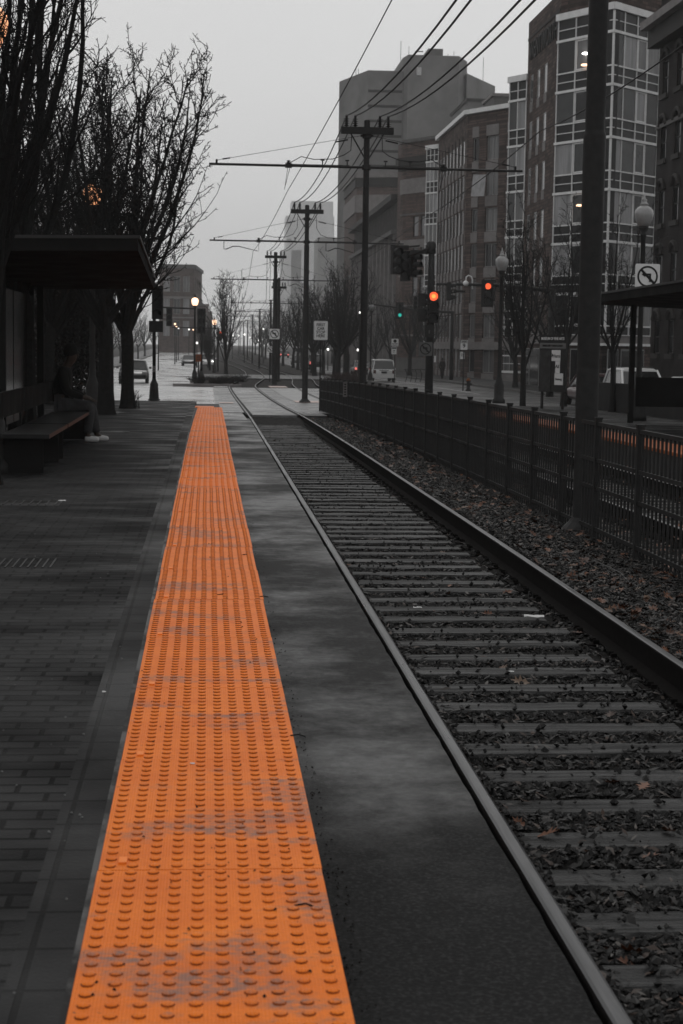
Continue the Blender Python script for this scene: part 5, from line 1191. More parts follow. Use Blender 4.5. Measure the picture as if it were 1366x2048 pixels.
# ------------------------------------------------------------------ shelters
SHD = mat('shelter_dark_metal', (.010, .010, .010), .75, k=1, spec=.03, var=.3, scale=3, rvar=.1)
GLD = mat('smoked_shelter_glass', (.006, .006, .007), .15, spec=.3)
def shelter(label, x_edge, x_back, y0, y1, ze0, ze1, zb0, zb1, zfl, posts, panels=True, th=.16):
    """flat-roofed tram shelter; eave heights at near/far end"""
    T = thing('tram_shelter', label, 'shelter', ((x_edge + x_back) / 2, (y0 + y1) / 2, zfl))
    b = MB(); v = [(x_edge, y0, ze0), (x_back, y0, zb0), (x_back, y1, zb1), (x_edge, y1, ze1)]
    b.add(v + [(x, y, z - th) for x, y, z in v], [(0, 1, 2, 3), (7, 6, 5, 4), (0, 4, 5, 1), (1, 5, 6, 2), (2, 6, 7, 3), (3, 7, 4, 0)]); part(b, 'roof', SHD, T)
    s = 1 if x_edge < x_back else -1
    b = MB(); o = .025
    b.add([(x_edge - s * o, y0 - o, ze0 + .03), (x_back, y0 - o, zb0 + .03), (x_back, y0 - o, zb0 - .01), (x_edge - s * o, y0 - o, ze0 - .01), (x_edge - s * o, y1, ze1 + .03), (x_edge - s * o, y1, ze1 - .01), (x_edge + s * .1, y0 + .1, ze0 + .03), (x_back, y0 + .1, zb0 + .03), (x_edge + s * .1, y1, ze1 + .03)],
          [(0, 1, 2, 3), (0, 3, 5, 4), (0, 6, 7, 1), (0, 4, 8, 6)]); part(b, 'roof_flashing', mat('wet_roof_edge', (.05, .05, .05), .3), T)
    for x, y in posts:
        b = MB(); zz = ze0 - th - .02; b.box((x - .05, y - .05, zfl), (x + .05, y + .05, zz)); part(b, 'post', SHD, T)
    return T
SL = shelter('dark flat-roofed tram shelter over the benches on the near platform', -.86, -5.0, 21, 27.2, 2.93, 2.66, 2.86, 2.60, .2, [(-2.6, 21.6), (-2.6, 26.6), (-4.6, 21.6), (-4.6, 26.6)])
for (a, c, z0, z1) in (((-2.75, 21.7), (-2.75, 24.0), .5, 2.35), ((-2.75, 24.1), (-2.75, 26.5), .5, 2.35)):
    b = MB(); b.box((a[0] - .02, a[1], z0), (a[0] + .02, c[1], z1)); part(b, 'glass_panel', GLD, SL)
b = MB(); b.box((-4.7, 26.58, .3), (-2.7, 26.62, 2.5)); part(b, 'end_panel', GLD, SL)
b = MB(); b.box((-4.8, 21, .2), (-4.7, 27, 2.7)); part(b, 'back_panel', SHD, SL)
for k, (y0, y1) in enumerate(((18.2, 20.6), (20.7, 25.4))):
    T = thing('bench', ['dark slatted bench in front of the near shelter, its front edge catching light', 'dark bench under the near shelter where the person sits'][k], 'bench', (-1.95, (y0 + y1) / 2, .2))
    b = MB(); b.box((-2.20, y0, .60), (-1.69, y1, .645)); part(b, 'seat', mat('bench_plank', (.022, .022, .022), .3, var=.3, scale=6, stretch=(8, 1, 1)), T)
    b = MB(); b.box((-2.26, y0 + .02, .80), (-2.22, y1 - .02, 1.08)); part(b, 'backrest', SHD, T)
    for yy in (y0 + .25, y1 - .3): b = MB(); b.box((-2.24, yy, .2), (-1.78, yy + .06, .60)); b.box((-2.24, yy, .60), (-2.215, yy + .06, 1.08)); part(b, 'leg', SHD, T)
SR = shelter('dark tram shelter with a long flat eave on the opposite platform', 7.8, 10.2, 24, 34.4, 2.80, 2.74, 2.72, 2.66, .17, [(8.6, 33.6), (10.0, 33.6), (8.6, 29), (10.0, 29), (8.6, 25), (10, 25)])
b = MB(); b.box((9.98, 24.2, .4), (10.03, 28.9, 2.5)); part(b, 'back_panel', GLD, SR)
b = MB(); b.box((8.7, 33.58, .5), (9.95, 33.62, 1.1)); part(b, 'end_panel', SHD, SR)
T = thing('bench', 'pale slatted bench under the opposite shelter at the right edge', 'bench', (9.3, 30, zp(30)))
for z_ in (.45, .62, .80):
    b = MB(); b.cbox((.0 + (z_ - .45) * .4, 0, z_), (.10 if z_ > .5 else .4, 2.6, .03)); b.build('slat', STONED, T)
for y_ in (-1.1, 1.1): b = MB(); b.cbox((.05, y_, .22), (.35, .05, .44)); b.build('leg', SHD, T)
# concrete barrier behind the opposite platform
T = thing('concrete_barrier', 'low stained concrete wall between the opposite platform and the road', 'wall', (10.75, 40, -.2)); b = MB()
for y0, y1 in ((12, 47.8),):
    ys = frange(y0, y1, 2); vs = []; fs = []
    for y in ys: z = zp(y); vs += [(10.6, y, z - .8), (10.62, y, z + .74), (10.86, y, z + .74), (10.9, y, z - .8)]
    for i in range(len(ys) - 1):
        for k in range(4): q_ = i * 4 + k; r_ = i * 4 + (k + 1) % 4; fs.append((q_, r_, r_ + 4, q_ + 4))
    e = (len(ys) - 1) * 4; fs += [(0, 1, 2, 3), (e + 3, e + 2, e + 1, e)]
    b.add(vs, fs)
part(b, 'wall', mat('dark_stained_concrete', (.026, .026, .026), .8, var=.6, scale=1.4, stretch=(1, 1, .4)), T)
# ------------------------------------------------------------------ cars
TYRE = mat('tyre_rubber', (.008, .008, .008), .8); RIM = mat('wheel_rim', (.10, .10, .10), .35, metal=.7); CGL = mat('car_glass', (.008, .009, .010), .05, spec=.7); CHR = mat('number_plate', (.30, .30, .30), .5)
def loft(b, secs, mi=0):
    nn = len(secs[0]); vs = [p for s in secs for p in s]; fs = []
    for i in range(len(secs) - 1):
        for k in range(nn): a = i * nn + k; c = i * nn + (k + 1) % nn; fs.append((a, c, c + nn, a + nn))
    fs += [tuple(range(nn - 1, -1, -1)), tuple((len(secs) - 1) * nn + k for k in range(nn))]
    b.add(vs, fs, mi)
def car(X, Y, zb, kind, paint, label, rz=0, lights=None, name='parked_car', grp=None, wdw=None):
    """nose points to local +Y"""
    T = thing(name, label, 'car', (X, Y, zb), rz, grp)
    suv = kind == 'suv'; Ln = 4.6 if suv else 4.5; w = .91; hz = .98 if suv else .86; H = 1.72 if suv else 1.44
    def sec(y, zt_, hw, zb_=.30, sh=.07):   # body section at y, rounded shoulders
        return [(-hw * .90, y, zb_), (-hw, y, zb_ + .12), (-hw, y, zt_ - .22), (-hw * .97, y, zt_ - sh), (-hw * .86, y, zt_), (hw * .86, y, zt_), (hw * .97, y, zt_ - sh), (hw, y, zt_ - .22), (hw, y, zb_ + .12), (hw * .90, y, zb_)]
    b = MB(); h2 = Ln / 2
    loft(b, [sec(-h2, hz - .10, w * .86, .42), sec(-h2 + .08, hz - .02, w * .95, .32), sec(-h2 + .5, hz, w), sec(0, hz + .0, w), sec(h2 - 1.3, hz - .02, w), sec(h2 - .5, hz - .14, w * .97), sec(h2 - .1, hz - .26, w * .88, .34), sec(h2, hz - .36, w * .78, .42)])
    b.build('body', paint, T, True)
    # greenhouse
    def cs(y, zt_, hw): return [(-hw, y, hz - .03), (-hw * .80, y, zt_), (hw * .80, y, zt_), (hw, y, hz - .03)]
    yr0, yr1 = (-h2 + .10, -h2 + .45) if suv else (-h2 + .55, -h2 + 1.25); yf0, yf1 = (.45, 1.25) if suv else (.25, 1.1)
    b = MB(); hw = w * .93
    vs = [(-hw, yr0, hz - .03), (hw, yr0, hz - .03), (hw * .82, yr1, H - .07), (-hw * .82, yr1, H - .07), (-hw, yf1, hz - .03), (hw, yf1, hz - .03), (hw * .82, yf0, H - .07), (-hw * .82, yf0, H - .07)]
    b.add(vs, [(0, 1, 2, 3), (4, 7, 6, 5), (0, 3, 7, 4), (1, 5, 6, 2)]); b.build('windows', wdw or CGL, T)
    b = MB(); hr = hw * .84
    def rs(y, z, k): return [(-hr * k, y, z - .05), (-hr * .9 * k, y, z), (0, y, z + .02), (hr * .9 * k, y, z), (hr * k, y, z - .05), (hr * k, y, z - .09), (-hr * k, y, z - .09)]
    loft(b, [rs(yr1 - .06, H - .03, .98), rs(yr1 + .25, H, 1), rs(yf0 - .3, H, 1), rs(yf0 + .05, H - .04, .98)])
    for sx in (-1, 1):   # pillars
        for (ya, yb) in ((yr0, yr1), (yf1, yf0)): b.tube([(sx * (hw + .004), ya, hz - .03), (sx * (hw * .83), yb, H - .07)], .045, 6)
        ym = (yr1 + yf0) / 2; b.tube([(sx * (hw + .004), ym - .1, hz - .03), (sx * (hw * .83), ym, H - .07)], .03, 5)
    b.build('roof', paint, T, False)
    for sx in (-1, 1):
        for yy in (-h2 + .85, h2 - .85):
            b = MB(); x0 = sx * (w - .10); b.disc((x0, yy, .34), .34, 20, 'X', 0, .22); wh = b.build('wheel', TYRE, T); b = MB(); b.disc((x0 + sx * .112, yy, .34), .20, 14, 'X', 0, .02); b.build('rim', RIM, wh)
        b = MB(); b.cbox((sx * (w + .10), yf1 - .25, hz + .10), (.16, .10, .14)); b.build('wing_mirror', paint, T)
    lt = lights or {}
    for sx in (-1, 1):
        b = MB(); b.cbox((sx * w * .80, -h2 + .03, hz - .20), (.20, .10, .20 if not suv else .26)); b.build('tail_light', lt.get('tail') or mat('tail_lens', (.10, .03, .03), .2), T)
        b = MB(); b.cbox((sx * w * .72, h2 - .10, .64), (.30, .12, .15)); b.build('headlight', (lt.get('head') if (not lt.get('one') or sx == lt['one']) else None) or mat('head_lens', (.25, .25, .25), .1), T)
    b = MB(); b.cbox((0, -h2 - .012, .42), (w * 1.86, .10, .20)); b.cbox((0, h2 - .03, .42), (w * 1.55, .12, .20)); b.build('bumper', paint if suv else mat('dark_trim', (.015, .015, .015), .6), T)
    b = MB(); b.cbox((0, -h2 - .03, hz - .24), (.42, .02, .14)); b.build('number_plate', CHR if not suv else mat('dull_plate', (.06, .06, .06), .5), T)
    if suv:
        b = MB()
        for sx in (-1, 1): b.tube([(sx * .6, yr1 + .1, H + .05), (sx * .6, yf0 - .2, H + .05)], .018, 6)
        b.build('roof_rail', STEEL, T); b = MB(); b.cbox((0, -h2 - .015, hz - .08), (.75, .03, .04)); b.build('tailgate_trim', RIM, T)
    return T
PS = mat('silver_car_paint', (.55, .55, .55), .3, k=1, coat=.5); PW = mat('white_car_paint', (.6, .6, .6), .3, k=1, coat=.5); PG = mat('grey_car_paint', (.09, .09, .09), .3, k=1, coat=.5); PD = mat('dark_car_paint', (.018, .018, .02), .25, coat=.5); PR = mat('dull_red_car_paint', (.13, .075, .075), .3, coat=.4)
TL = {'tail': EMT}
zr = lambda Y: zt(Y) - .215
Y = 128; car(P(768, 760, Y).x, Y + 2.3, zr(Y), 'suv', PS, 'silver sport utility car seen from behind on the right road', lights={}, name='car')
Y = 175; car(P(722, 740, Y).x, Y, zr(Y), 'sedan', PG, 'grey car with tail lights just left of the insulator pole foot', lights=TL, name='car')
Y = 190; car(P(632, 726, Y).x, Y, zr(Y) + .3, 'suv', PD, 'dark car with red tail lights right of the second wire pole', lights=TL, name='car')
Y = 250; car(P(595, 716, Y).x, Y, zr(Y) + .1, 'sedan', PD, 'small far car with tail lights between second and third wire poles', lights=TL, name='car')
Y = 330; car(P(568, 712, Y).x, Y, zr(Y) + .1, 'sedan', PD, 'farthest tiny car with tail lights beside the third wire pole', lights=TL, name='car')
Y = 66; car(17.1, 66, zr(66) , 'suv', PW, 'white estate car parked behind the opposite shelter, seen between its posts', rz=R(180), lights={}, name='parked_car')
Y = 72; car(17.2, 74, zr(74), 'sedan', PR, 'pale red car parked behind the station sign', rz=0, name='parked_car')
car(17.1, 58.5, zr(58.5), 'sedan', PS, 'silver car parked at the right edge behind the opposite shelter', name='parked_car')
Y = 106; car(P(268, 750, Y).x, Y, zt(Y) - .10, 'sedan', PG, 'grey car waiting at the left road, half hidden by the tree trunk', rz=R(182), name='car', wdw=mat('car_glass_light', (.05, .05, .05), .08))
Y = 226; car(P(378, 725, Y).x, Y, zt(Y) - .10, 'sedan', PG, 'far grey car approaching on the left road, left of the crossing post', rz=R(178), lights={'head': None}, name='car')
Y = 222; car(P(416, 725, Y).x, Y, zt(Y) - .10, 'suv', PW, 'white vehicle with a bright headlamp right of the crossing post', rz=R(180), lights={'head': EMWH, 'one': -1}, name='car')

# ------------------------------------------------------------------ bare trees
def tree_meshes(seed, H=8.5, spread=2.2, nl=9, fork=1.9, n2=13, n3=7, n4=4, trunk_r=.17, twr=.006, detail=True, up=.55, curve=.8):
    rg = random.Random(seed); tr = MB(); cr = MB()
    top = Vector((rg.uniform(-.1, .1), rg.uniform(-.1, .1), fork))
    tr.lathe([(trunk_r * 1.7, -.1), (trunk_r * 1.25, .12), (trunk_r * 1.05, .5), (trunk_r * .98, fork * .8)], n=10)
    tr.tube([(0, 0, fork * .75), (top.x * .6, top.y * .6, fork), (top.x, top.y, fork + .4)], [trunk_r * 1.0, trunk_r * .95, trunk_r * .55], 10)
    def rv(): return Vector((rg.uniform(-1, 1), rg.uniform(-1, 1), rg.uniform(-1, 1)))
    def limb(p, d, L_, r, lvl, seg):
        pts = [p.copy()]; rad = [r]; step = L_ / seg
        for i in range(seg):
            d = (d + rv() * (.10 if lvl < 2 else .22) + Vector((0, 0, 1)) * (curve * .16 if lvl < 3 else .05)).normalized()
            p = p + d * step; pts.append(p.copy()); rad.append(max(twr * .8, r * (1 - .80 * (i + 1) / seg)))
        cr.tube(pts, rad, (7, 5, 4, 3, 3)[min(lvl, 4)], cap=False)
        return pts, rad
    def along(pts, rad, t_):
        f = t_ * (len(pts) - 1); i = min(int(f), len(pts) - 2); u = f - i; return pts[i].lerp(pts[i + 1], u), (pts[i + 1] - pts[i]).normalized(), rad[i] * (1 - u) + rad[i + 1] * u
    def side(d, ang):
        a = d.cross(rv());
        if a.length < .01: a = Vector((1, 0, 0))
        a.normalize(); return (d * math.cos(ang) + a * math.sin(ang)).normalized()
    for i in range(nl):
        az = 2 * math.pi * (i + rg.uniform(-.3, .3)) / nl; el = rg.uniform(.25, 1.0) if i else .05
        d = Vector((math.cos(az) * el * spread / 2.4, math.sin(az) * el * spread / 2.4, 1.0)).normalized(); st = Vector((top.x, top.y, fork + rg.uniform(-.35, .35)))
        L_ = (H - fork) * rg.uniform(.72, 1.02) * (1 - .18 * el)
        pts, rad = limb(st, d, L_, trunk_r * rg.uniform(.32, .52), 0, 9)
        for j in range(n2):
            t_ = .12 + .86 * (j + rg.random()) / n2; p, dd, r = along(pts, rad, t_); L2_ = L_ * rg.uniform(.16, .40) * (1.15 - .55 * t_)
            d2 = side(dd, rg.uniform(.5, .95)); d2.z = abs(d2.z) * .6 + up * .5; d2.normalize(); q2, r2 = limb(p, d2, L2_, max(twr * 1.6, r * .45), 1, 6)
            for k in range(n3):
                t3 = .12 + .86 * (k + rg.random()) / n3; p3, d3, r3 = along(q2, r2, t3); L3 = max(.12, L2_ * rg.uniform(.18, .42)); q3, rr3 = limb(p3, side(d3, rg.uniform(.5, 1.1)), L3, max(twr, r3 * .5), 2, 3)
                for m in range(n4):
                    p4, d4, r4 = along(q3, rr3, rg.uniform(.25, 1)); limb(p4, side(d4, rg.uniform(.6, 1.3)), rg.uniform(.04, .13), twr * .8, 3, 1 if not detail else 2)
        if detail:
            for m in range(26):      # spurs straight on the limb
                p4, d4, r4 = along(pts, rad, rg.uniform(.25, 1)); limb(p4, side(d4, rg.uniform(.7, 1.4)), rg.uniform(.06, .20), twr, 3, 2)
    return tr, cr
TM = {}
def tree_proto(key, **kw):
    t_, c_ = tree_meshes(**kw); o1 = t_.build('trunk', kw_mat(key)); o2 = c_.build('crown', kw_mat(key)); TM[key] = (o1.data, o2.data); bpy.data.objects.remove(o1); bpy.data.objects.remove(o2)
def kw_mat(key): return BARK if key[0] == 'n' else BARKF
tree_proto('n1', seed=3, H=8.8, spread=2.4, nl=13, n2=13, n3=7, n4=5, twr=.0085, trunk_r=.15)
tree_proto('n2', seed=8, H=8.2, spread=2.6, nl=13, n2=14, n3=8, n4=5, twr=.008, trunk_r=.15)
tree_proto('n3', seed=21, H=8.8, spread=1.9, nl=9, n2=10, n3=7, n4=5, twr=.0062, trunk_r=.17)
tree_proto('n4', seed=33, H=6.6, spread=2.6, nl=6, n2=8, n3=6, n4=4, twr=.0048, trunk_r=.075, fork=2.5, curve=.55)
tree_proto('s1', seed=5, H=5.6, spread=2.8, nl=8, n2=10, n3=6, n4=3, twr=.0062, trunk_r=.08, fork=1.6, detail=False)
tree_proto('f1', seed=14, H=8.6, spread=2.6, nl=11, n2=10, n3=6, n4=1, twr=.010, trunk_r=.16, detail=False)
tree_proto('f2', seed=15, H=7.6, spread=3.2, nl=9, n2=10, n3=6, n4=1, twr=.010, trunk_r=.15, detail=False)
tree_proto('f3', seed=16, H=9.4, spread=1.2, nl=14, n2=10, n3=6, n4=1, twr=.014, trunk_r=.16, fork=1.1, detail=False)
def tree(key, X, Y, zb, label, rz=0, s=1.0, grp=None, sxy=None):
    T = thing('bare_tree', label, 'tree', (X, Y, zb), rz, grp); T.scale = (s * (sxy or 1), s * (sxy or 1), s)
    for nm, me in zip(('trunk', 'crown'), TM[key]): o = bpy.data.objects.new(nm, me); COL.objects.link(o); o.parent = T
    return T
GL = 'bare street trees along the near platform'
q = P(255, 811, 41); tree('n1', q.x, 41, zp(41) - .02, 'bare tree with flared trunk beside the grey car, its twigs reaching farthest right', 0.4, 1.02, GL)
q = P(212, 822, 36); tree('n2', q.x, 36, zp(36) - .02, 'bare tree just left of the flared trunk, behind the orange lit lamp', 2.1, 1.06, GL)
tree('n3', P(45, 700, 26).x, 26, .1, 'tall bare tree with the straight thick trunk rising behind the shelter roof', 1.3, 1.12, GL)
tree('n2', -4.1, 44, .0, 'bare tree behind the shelter, farther back toward the road', 5.0, 1.0, GL)
tree('n2', -3.4, 50, .0, 'bare tree at the back corner of the brick platform', 1.0, .95, GL, .9)
tree('n4', P(-30, 700, 13.4).x, 13.4, .2, 'close blurred bare tree reaching into the top left corner', 4.4, .95, GL)
tree('n3', P(-22, 700, 17.0).x, 17.0, .2, 'dark bare tree cut by the left edge of the frame', 4.0, .88, GL, .62)
tree('n1', -6.2, 47, -.3, 'bare tree on the far side of the shelter near the side road', 2.9, .9, GL)
q = P(452, 744, 148); tree('f3', q.x, 148.5, zt(148), 'tall narrow columnar tree standing alone left of the rails', .6, 1.02)
k = 0
rt = random.Random(4)
names_l = ['at the near end of the left road row', 'second in the left road row', 'third in the left road row', 'fourth in the left road row', 'fifth in the left road row', 'sixth in the left road row', 'seventh in the left road row', 'eighth in the left road row', 'ninth in the left road row', 'tenth in the left road row', 'eleventh in the left road row', 'last and palest of the left road row']
for i, Y in enumerate((112, 125, 139, 154, 170, 188, 208, 230, 255, 283, 315, 350)):
    tree(('f1', 'f2')[i % 2], -12.2 + rt.uniform(-.4, .4) + (Y - 112) * .003, Y, zt(Y) + .04, 'hazy bare street tree ' + names_l[i], rt.uniform(0, 6), rt.uniform(.85, 1.1), 'bare trees lining the left road')
names_r = ['nearest the crossing, behind the stop here sign', 'next behind it, left of the insulator pole', 'third back on the strip right of the tracks', 'fourth back on the strip right of the tracks', 'fifth back on the strip right of the tracks', 'sixth back on the strip right of the tracks', 'seventh back on the strip right of the tracks', 'eighth back on the strip right of the tracks', 'ninth back on the strip right of the tracks', 'tenth back on the strip right of the tracks', 'eleventh back on the strip right of the tracks', 'twelfth back on the strip right of the tracks', 'faintest, at the end of the strip right of the tracks']
for i, Y in enumerate((128, 140, 152, 165, 179, 194, 210, 228, 248, 270, 295, 325, 360)):
    tree(('f2', 'f1')[i % 2], 10.4 + rt.uniform(-.3, .3), Y, zt(Y), 'dark bare tree ' + names_r[i], rt.uniform(0, 6), rt.uniform(1.05, 1.25), 'bare trees on the strip right of the tracks')
for i, (Y, X_, s_) in enumerate(((118, 9.2, 1.0), (134, 11.0, 1.15), (146, 9.3, 1.1))):
    tree(('f1', 'f2')[i % 2], X_, Y, zt(Y), 'dark bare tree ' + ['standing nearest the crossing behind the russet shrubs', 'kerbside, between the two nearest strip trees', 'track side, behind the second wire pole in view', 'kerbside, a little farther up the strip', 'track side, midway up the strip', 'track side, far up the strip'][i], rt.uniform(0, 6), s_, 'bare trees on the strip right of the tracks')
names_p = ['behind the station sign post', 'left of the white acorn globe', 'before the banded brick block', 'beside the bus stop post', 'in front of the long low block', 'farther along the long low block', 'at the end of the long low block', 'far up the right pavement', 'farther up the right pavement', 'at the end of the right pavement']
for i, (Y, X_) in enumerate(((94, 19.4), (106, 19.6), (150, 19.7), (164, 19.8), (180, 19.7), (198, 19.8), (218, 19.7), (240, 19.7), (265, 19.6), (295, 19.5))):
    tree(('f2', 'f1')[i % 2], X_, Y, zt(Y) - .08, 'bare pavement tree ' + names_p[i], rt.uniform(0, 6), rt.uniform(.9, 1.2), 'bare trees on the right pavement')
names_m = ['just beyond the lone columnar tree', 'second beyond the columnar tree', 'third beyond the columnar tree', 'fourth beyond the columnar tree', 'fifth beyond the columnar tree', 'palest beyond the columnar tree']
for i, Y in enumerate((176, 200, 226, 256, 290, 330)):
    tree(('f1', 'f3')[i % 2], -.2 + (i - 3) * -.15, Y, zt(Y), 'hazy bare median tree ' + names_m[i], rt.uniform(0, 6), rt.uniform(.6, .8), 'bare trees left of the far rails')
tree('s1', P(1048, 700, 52).x, 52, zt(52) - .2, 'small bare tree left of the station sign', .5, 1.15)
tree('s1', P(1228, 700, 43).x, 43, zp(43), 'small forked bare tree seen below the eave of the opposite shelter', 2.2, .9)
tree('s1', P(1130, 700, 70).x, 70, zt(70) - .2, 'thin bare tree whose top shows against the white-gridded glass', 4.2, 1.45)
# shrubs and low planting
def shrub(X, Y, zb, label, r_=.5, h_=.6, n_=70, m=None):
    rg = random.Random(int(X * 100 + Y)); b = MB()
    for i in range(n_):
        a = rg.uniform(0, 6.28); el = rg.uniform(.1, 1.0); L_ = h_ * rg.uniform(.6, 1.1); p0 = Vector((rg.uniform(-.5, .5) * r_, rg.uniform(-.5, .5) * r_, 0)); p2 = Vector((math.cos(a) * r_ * el, math.sin(a) * r_ * el, L_)); mid = p0.lerp(p2, .55) + Vector((0, 0, .1 * h_)); b.tube([p0, mid, p2], [.008, .006, .004], 3, cap=False)
        for j in range(3): q_ = mid.lerp(p2, rg.random()); e_ = q_ + Vector((rg.uniform(-1, 1), rg.uniform(-1, 1), rg.uniform(.2, 1))) * .12 * h_; b.tube([q_, e_], [.005, .003], 3, cap=False)
    o = b.build('shrub', m or BARK, None, False, (X, Y, zb)); return tag(o, label, 'shrub')
q = P(268, 805, 41); shrub(q.x, 41, zp(41), 'tuft of thin bare shoots at the foot of the flared tree trunk', .32, .4, 30)
for i, (px, Y) in enumerate(((395, 99), (430, 101), (455, 103), (478, 108))): q = P(px, 765, Y); shrub(q.x, Y, zt(Y), ['low dark shrub around the crossing signal posts', 'low dark shrub right of the crossing signal posts', 'low dark shrub near the rails on the crossing island', 'low dark shrub behind the island kerb beside the rails'][i], .9, .45, 160)
def leafbush(name, x0, x1, y0, y1, h_, zb, label, n_, cat):
    rg = random.Random(int(y0 * 7)); b = MB(); cx, cy_ = (x0 + x1) / 2, (y0 + y1) / 2
    for i in range(n_):
        u, v_, w_ = rg.uniform(-1, 1), rg.uniform(-1, 1), rg.random()
        k_ = 1 - .35 * w_ ** 3; p = Vector((u * (x1 - x0) / 2 * k_, v_ * (y1 - y0) / 2 * k_, w_ * h_ * (1 - .12 * rg.random() - .10 * abs(math.sin(v_ * 7)))))
        a = Vector((rg.uniform(-1, 1), rg.uniform(-1, 1), rg.uniform(-1, 1))).normalized() * .07; c = a.cross(Vector((rg.uniform(-1, 1), rg.uniform(-1, 1), rg.uniform(-1, 1)))).normalized() * .035
        b.add([p - a, p + c, p + a, p - c], [(0, 1, 2, 3)])
    T = thing(name, label, cat, (cx, cy_, zb)); b.build('foliage', mat('evergreen_leaf', (.010, .0105, .010), .7, k=1, spec=.1), T)
    b = MB()
    for i in range(7): xx, yy = rg.uniform(x0 - cx, x1 - cx) * .7, rg.uniform(y0 - cy_, y1 - cy_) * .7; b.tube([(xx, yy, 0), (xx * 1.1, yy, h_ * .5), (xx * 1.2, yy * 1.1, h_ * .85)], [.04, .025, .01], 5)
    b.build('stems', BARK, T)
leafbush('hedge', -7.2, -5.2, 20, 33, 4.2, -.1, 'tall dark evergreen hedge close behind the tram shelter', 16000, 'hedge')
leafbush('hedge', -6.8, -4.9, 34, 46, 4.0, -.3, 'dark evergreen hedge farther along behind the bare trees', 14000, 'hedge')
leafbush('evergreen_bush', -4.7, -2.75, 44.2, 48, 3.9, zp(46), 'big dark evergreen bush filling the gap between shelter and tree trunks', 9000, 'bush')
RED = mat('russet_shrub_leaf', (.055, .034, .030), .8)
for i, (px, Y) in enumerate(((672, 96), (692, 98), (708, 100))): q = P(px, 750, Y); shrub(q.x, Y, zt(Y) - .1, ['russet low shrub behind the solid fence end, left one', 'russet low shrub behind the solid fence end, middle one', 'russet low shrub behind the solid fence end, right one'][i], .8, .9, 200, RED)

# ------------------------------------------------------------------ people
def skin(name, verts, edges, radii, m, parent, sub=2, smooth=True):
    me = bpy.data.meshes.new(name); me.from_pydata([tuple(v) for v in verts], edges, []); o = bpy.data.objects.new(name, me); COL.objects.link(o)
    o.modifiers.new('s', 'SKIN'); sv = me.skin_vertices[0].data
    for i, r_ in enumerate(radii): sv[i].radius = (r_, r_) if not isinstance(r_, tuple) else r_
    sv[0].use_root = True
    o.modifiers.new('u', 'SUBSURF').levels = sub; o.modifiers['u'].render_levels = sub
    dg = bpy.context.evaluated_depsgraph_get(); me2 = bpy.data.meshes.new_from_object(o.evaluated_get(dg)); bpy.data.objects.remove(o)
    me2.materials.clear(); me2.materials.append(m); me2.polygons.foreach_set('use_smooth', [True] * len(me2.polygons))
    o = bpy.data.objects.new(name, me2); COL.objects.link(o); o.parent = parent; return o
def person_seated(X, Y, zf, label):
    """faces +X (towards the track); hips over the bench, hands on the thighs"""
    T = thing('person', label, 'person', (X, Y, zf)); S = .46   # seat height
    V = []; E = []; Rr = []
    def v(p, r_, par=None):
        V.append(p); Rr.append(r_)
        if par is not None: E.append((par, len(V) - 1))
        return len(V) - 1
    pel = v((0, 0, S + .10), .14); ab = v((.02, 0, S + .28), .13, pel); ch = v((.05, 0, S + .46), .15, ab); nk0 = v((.08, 0, S + .60), .075, ch); nk = v((.12, 0, S + .66), .055, nk0); hd = v((.17, 0, S + .74), .085, nk); hd2 = v((.18, 0, S + .82), .085, hd); v((.17, 0, S + .88), .055, hd2)
    for s in (-1, 1):
        sh = v((.05, s * .17, S + .54), .065, ch); el = v((.12, s * .25, S + .27), .045, sh); wr = v((.36, s * .17, S + .18), .030, el); pm = v((.42, s * .15, S + .165), .034, wr)
        for f, (dy, ln) in enumerate(((-.030, .060), (-.010, .075), (.010, .070), (.030, .052))):
            k1 = v((.455, s * .15 + dy, S + .155), .0095, pm); v((.455 + ln, s * .15 + dy * 1.1, S + .125), .0085, k1)
        v((.445, s * .15 - s * .045, S + .15), .010, pm)
        hp = v((.04, s * .10, S + .08), .095, pel); kn = v((.46, s * .12, S + .05), .062, hp); an = v((.40 + (.12 if s > 0 else .0), s * .13, .09), .042, kn); v((.50 + (.12 if s > 0 else 0), s * .14, .035), .034, an)
    body = skin('body', V, E, Rr, SKIN, T)
    # clothing as slightly larger skins
    V = []; E = []; Rr = []
    p0 = v((0, 0, S + .06), .165); p1 = v((.02, 0, S + .28), .16, p0); p2 = v((.05, 0, S + .47), .175, p1); v((.10, 0, S + .62), .09, p2)
    for s in (-1, 1): a = v((.05, s * .18, S + .54), .085, p2); c = v((.12, s * .26, S + .27), .065, a); v((.35, s * .175, S + .185), .047, c)
    skin('jacket', V, E, Rr, CLOTHJ, T)
    V = []; E = []; Rr = []
    p0 = v((0, 0, S + .09), .15)
    for s in (-1, 1): a = v((.05, s * .10, S + .08), .108, p0); c = v((.46, s * .12, S + .05), .080, a); d_ = v((.43 + (.06 if s > 0 else 0), s * .125, .28), .068, c); v((.40 + (.12 if s > 0 else 0), s * .13, .11), .072, d_)
    skin('trousers', V, E, Rr, DENIM, T)
    for s in (-1, 1):
        x0 = .40 + (.12 if s > 0 else 0); V = []; E = []; Rr = []; a = v((x0 - .04, s * .13, .05), .048); c = v((x0 + .07, s * .14, .045), .050, a); v((x0 + .18, s * .15, .035), .036, c); skin('shoe', V, E, Rr, SHOE, T)
    b = MB(); b.lathe([(.02, .13), (.07, .11), (.10, .05), (.105, -.02), (.09, -.06)], (.155, 0, S + .84), 14, sx=1.0, sy=.9); b.build('hood', CLOTHJ, T, True)
    b = MB(); b.lathe([(.008, .02), (.018, 0), (.01, -.02)], (.262, 0, S + .79), 8); b.build('nose', SKIN, T)
    return T
q = P(168, 862, 25.0); person_seated(-2.13, 24.6, .2, 'person sitting on the shelter bench in dark jacket, grey trousers and pale shoes')
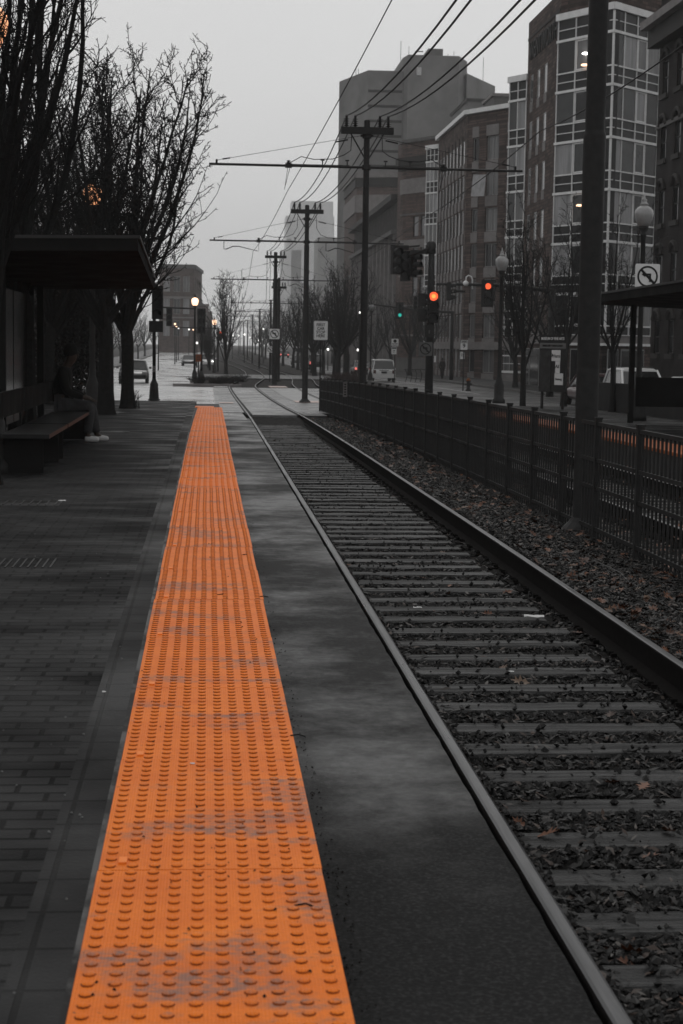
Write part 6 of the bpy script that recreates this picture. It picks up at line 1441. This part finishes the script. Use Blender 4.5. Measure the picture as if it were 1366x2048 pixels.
def person_standing(X, Y, zf, label, rz=0, m=CLOTHJ, stride=.12):
    T = thing('person', label, 'person', (X, Y, zf), rz); V = []; E = []; Rr = []
    def v(p, r_, par=None):
        V.append(p); Rr.append(r_)
        if par is not None: E.append((par, len(V) - 1))
        return len(V) - 1
    def frame(k, rs):
        pel = v((0, 0, .95), .13 * k); ab = v((0, .0, 1.15), .12 * k, pel); ch = v((0, 0, 1.34), .15 * k, ab); return pel, ch
    pel, ch = frame(1, 1); nk = v((0, 0, 1.50), .05, ch); h1 = v((0, .02, 1.60), .08, nk); v((0, .02, 1.70), .07, h1)
    for s in (-1, 1):
        sh = v((s * .18, 0, 1.42), .055, ch); el = v((s * .23, -s * .03, 1.13), .04, sh); wr = v((s * .24, .06, .88), .028, el); pm = v((s * .24, .07, .81), .03, wr)
        for f in range(4): v((s * .24, .045 + f * .017, .73 + .01 * abs(f - 1.5)), .009, pm)
        v((s * .215, .10, .77), .010, pm)
        hp = v((s * .09, 0, .88), .09, pel); kn = v((s * .10, s * stride * .5, .48), .06, hp); an = v((s * .10, s * stride, .08), .04, kn); v((s * .11, s * stride + .13, .03), .035, an)
    skin('body', V, E, Rr, SKIN, T, 1)
    V = []; E = []; Rr = []; a = v((0, 0, .80), .17); c = v((0, 0, 1.15), .155, a); d_ = v((0, 0, 1.36), .175, c); v((0, 0, 1.50), .08, d_)
    for s in (-1, 1): e_ = v((s * .19, 0, 1.42), .08, d_); f_ = v((s * .24, -s * .03, 1.13), .06, e_); v((s * .245, .055, .90), .045, f_)
    skin('coat', V, E, Rr, m, T, 1)
    V = []; E = []; Rr = []; a = v((0, 0, .92), .14)
    for s in (-1, 1): e_ = v((s * .09, 0, .86), .10, a); f_ = v((s * .10, s * stride * .5, .48), .072, e_); v((s * .10, s * stride, .10), .06, f_)
    skin('trousers', V, E, Rr, CLOTHJ, T, 1)
    b = MB(); b.lathe([(.02, .10), (.07, .08), (.09, .02), (.085, -.06)], (0, 0, 1.68), 12); b.build('hair', HAIRM, T, True)
    return T
q = P(884, 762, 138); person_standing(q.x, 138, zt(138) - .08, 'dark-clothed person standing on the far pavement near the right mast post', .4)
# drizzle haze box
hz = MB(); hz.box((-2600, -80, -6), (2600, 2600, 160)); HM = bpy.data.materials.new('haze'); HM.use_nodes = True; nn = HM.node_tree.nodes; nn.remove(nn['Principled BSDF'])
pvn = nn.new('ShaderNodeVolumePrincipled'); pvn.inputs['Color'].default_value = (1, 1, 1, 1); pvn.inputs['Density'].default_value = .00034; pvn.inputs['Anisotropy'].default_value = .0
HM.node_tree.links.new(pvn.outputs[0], nn['Material Output'].inputs['Volume'])
o = hz.build('haze', HM); tag(o, kind='stuff')
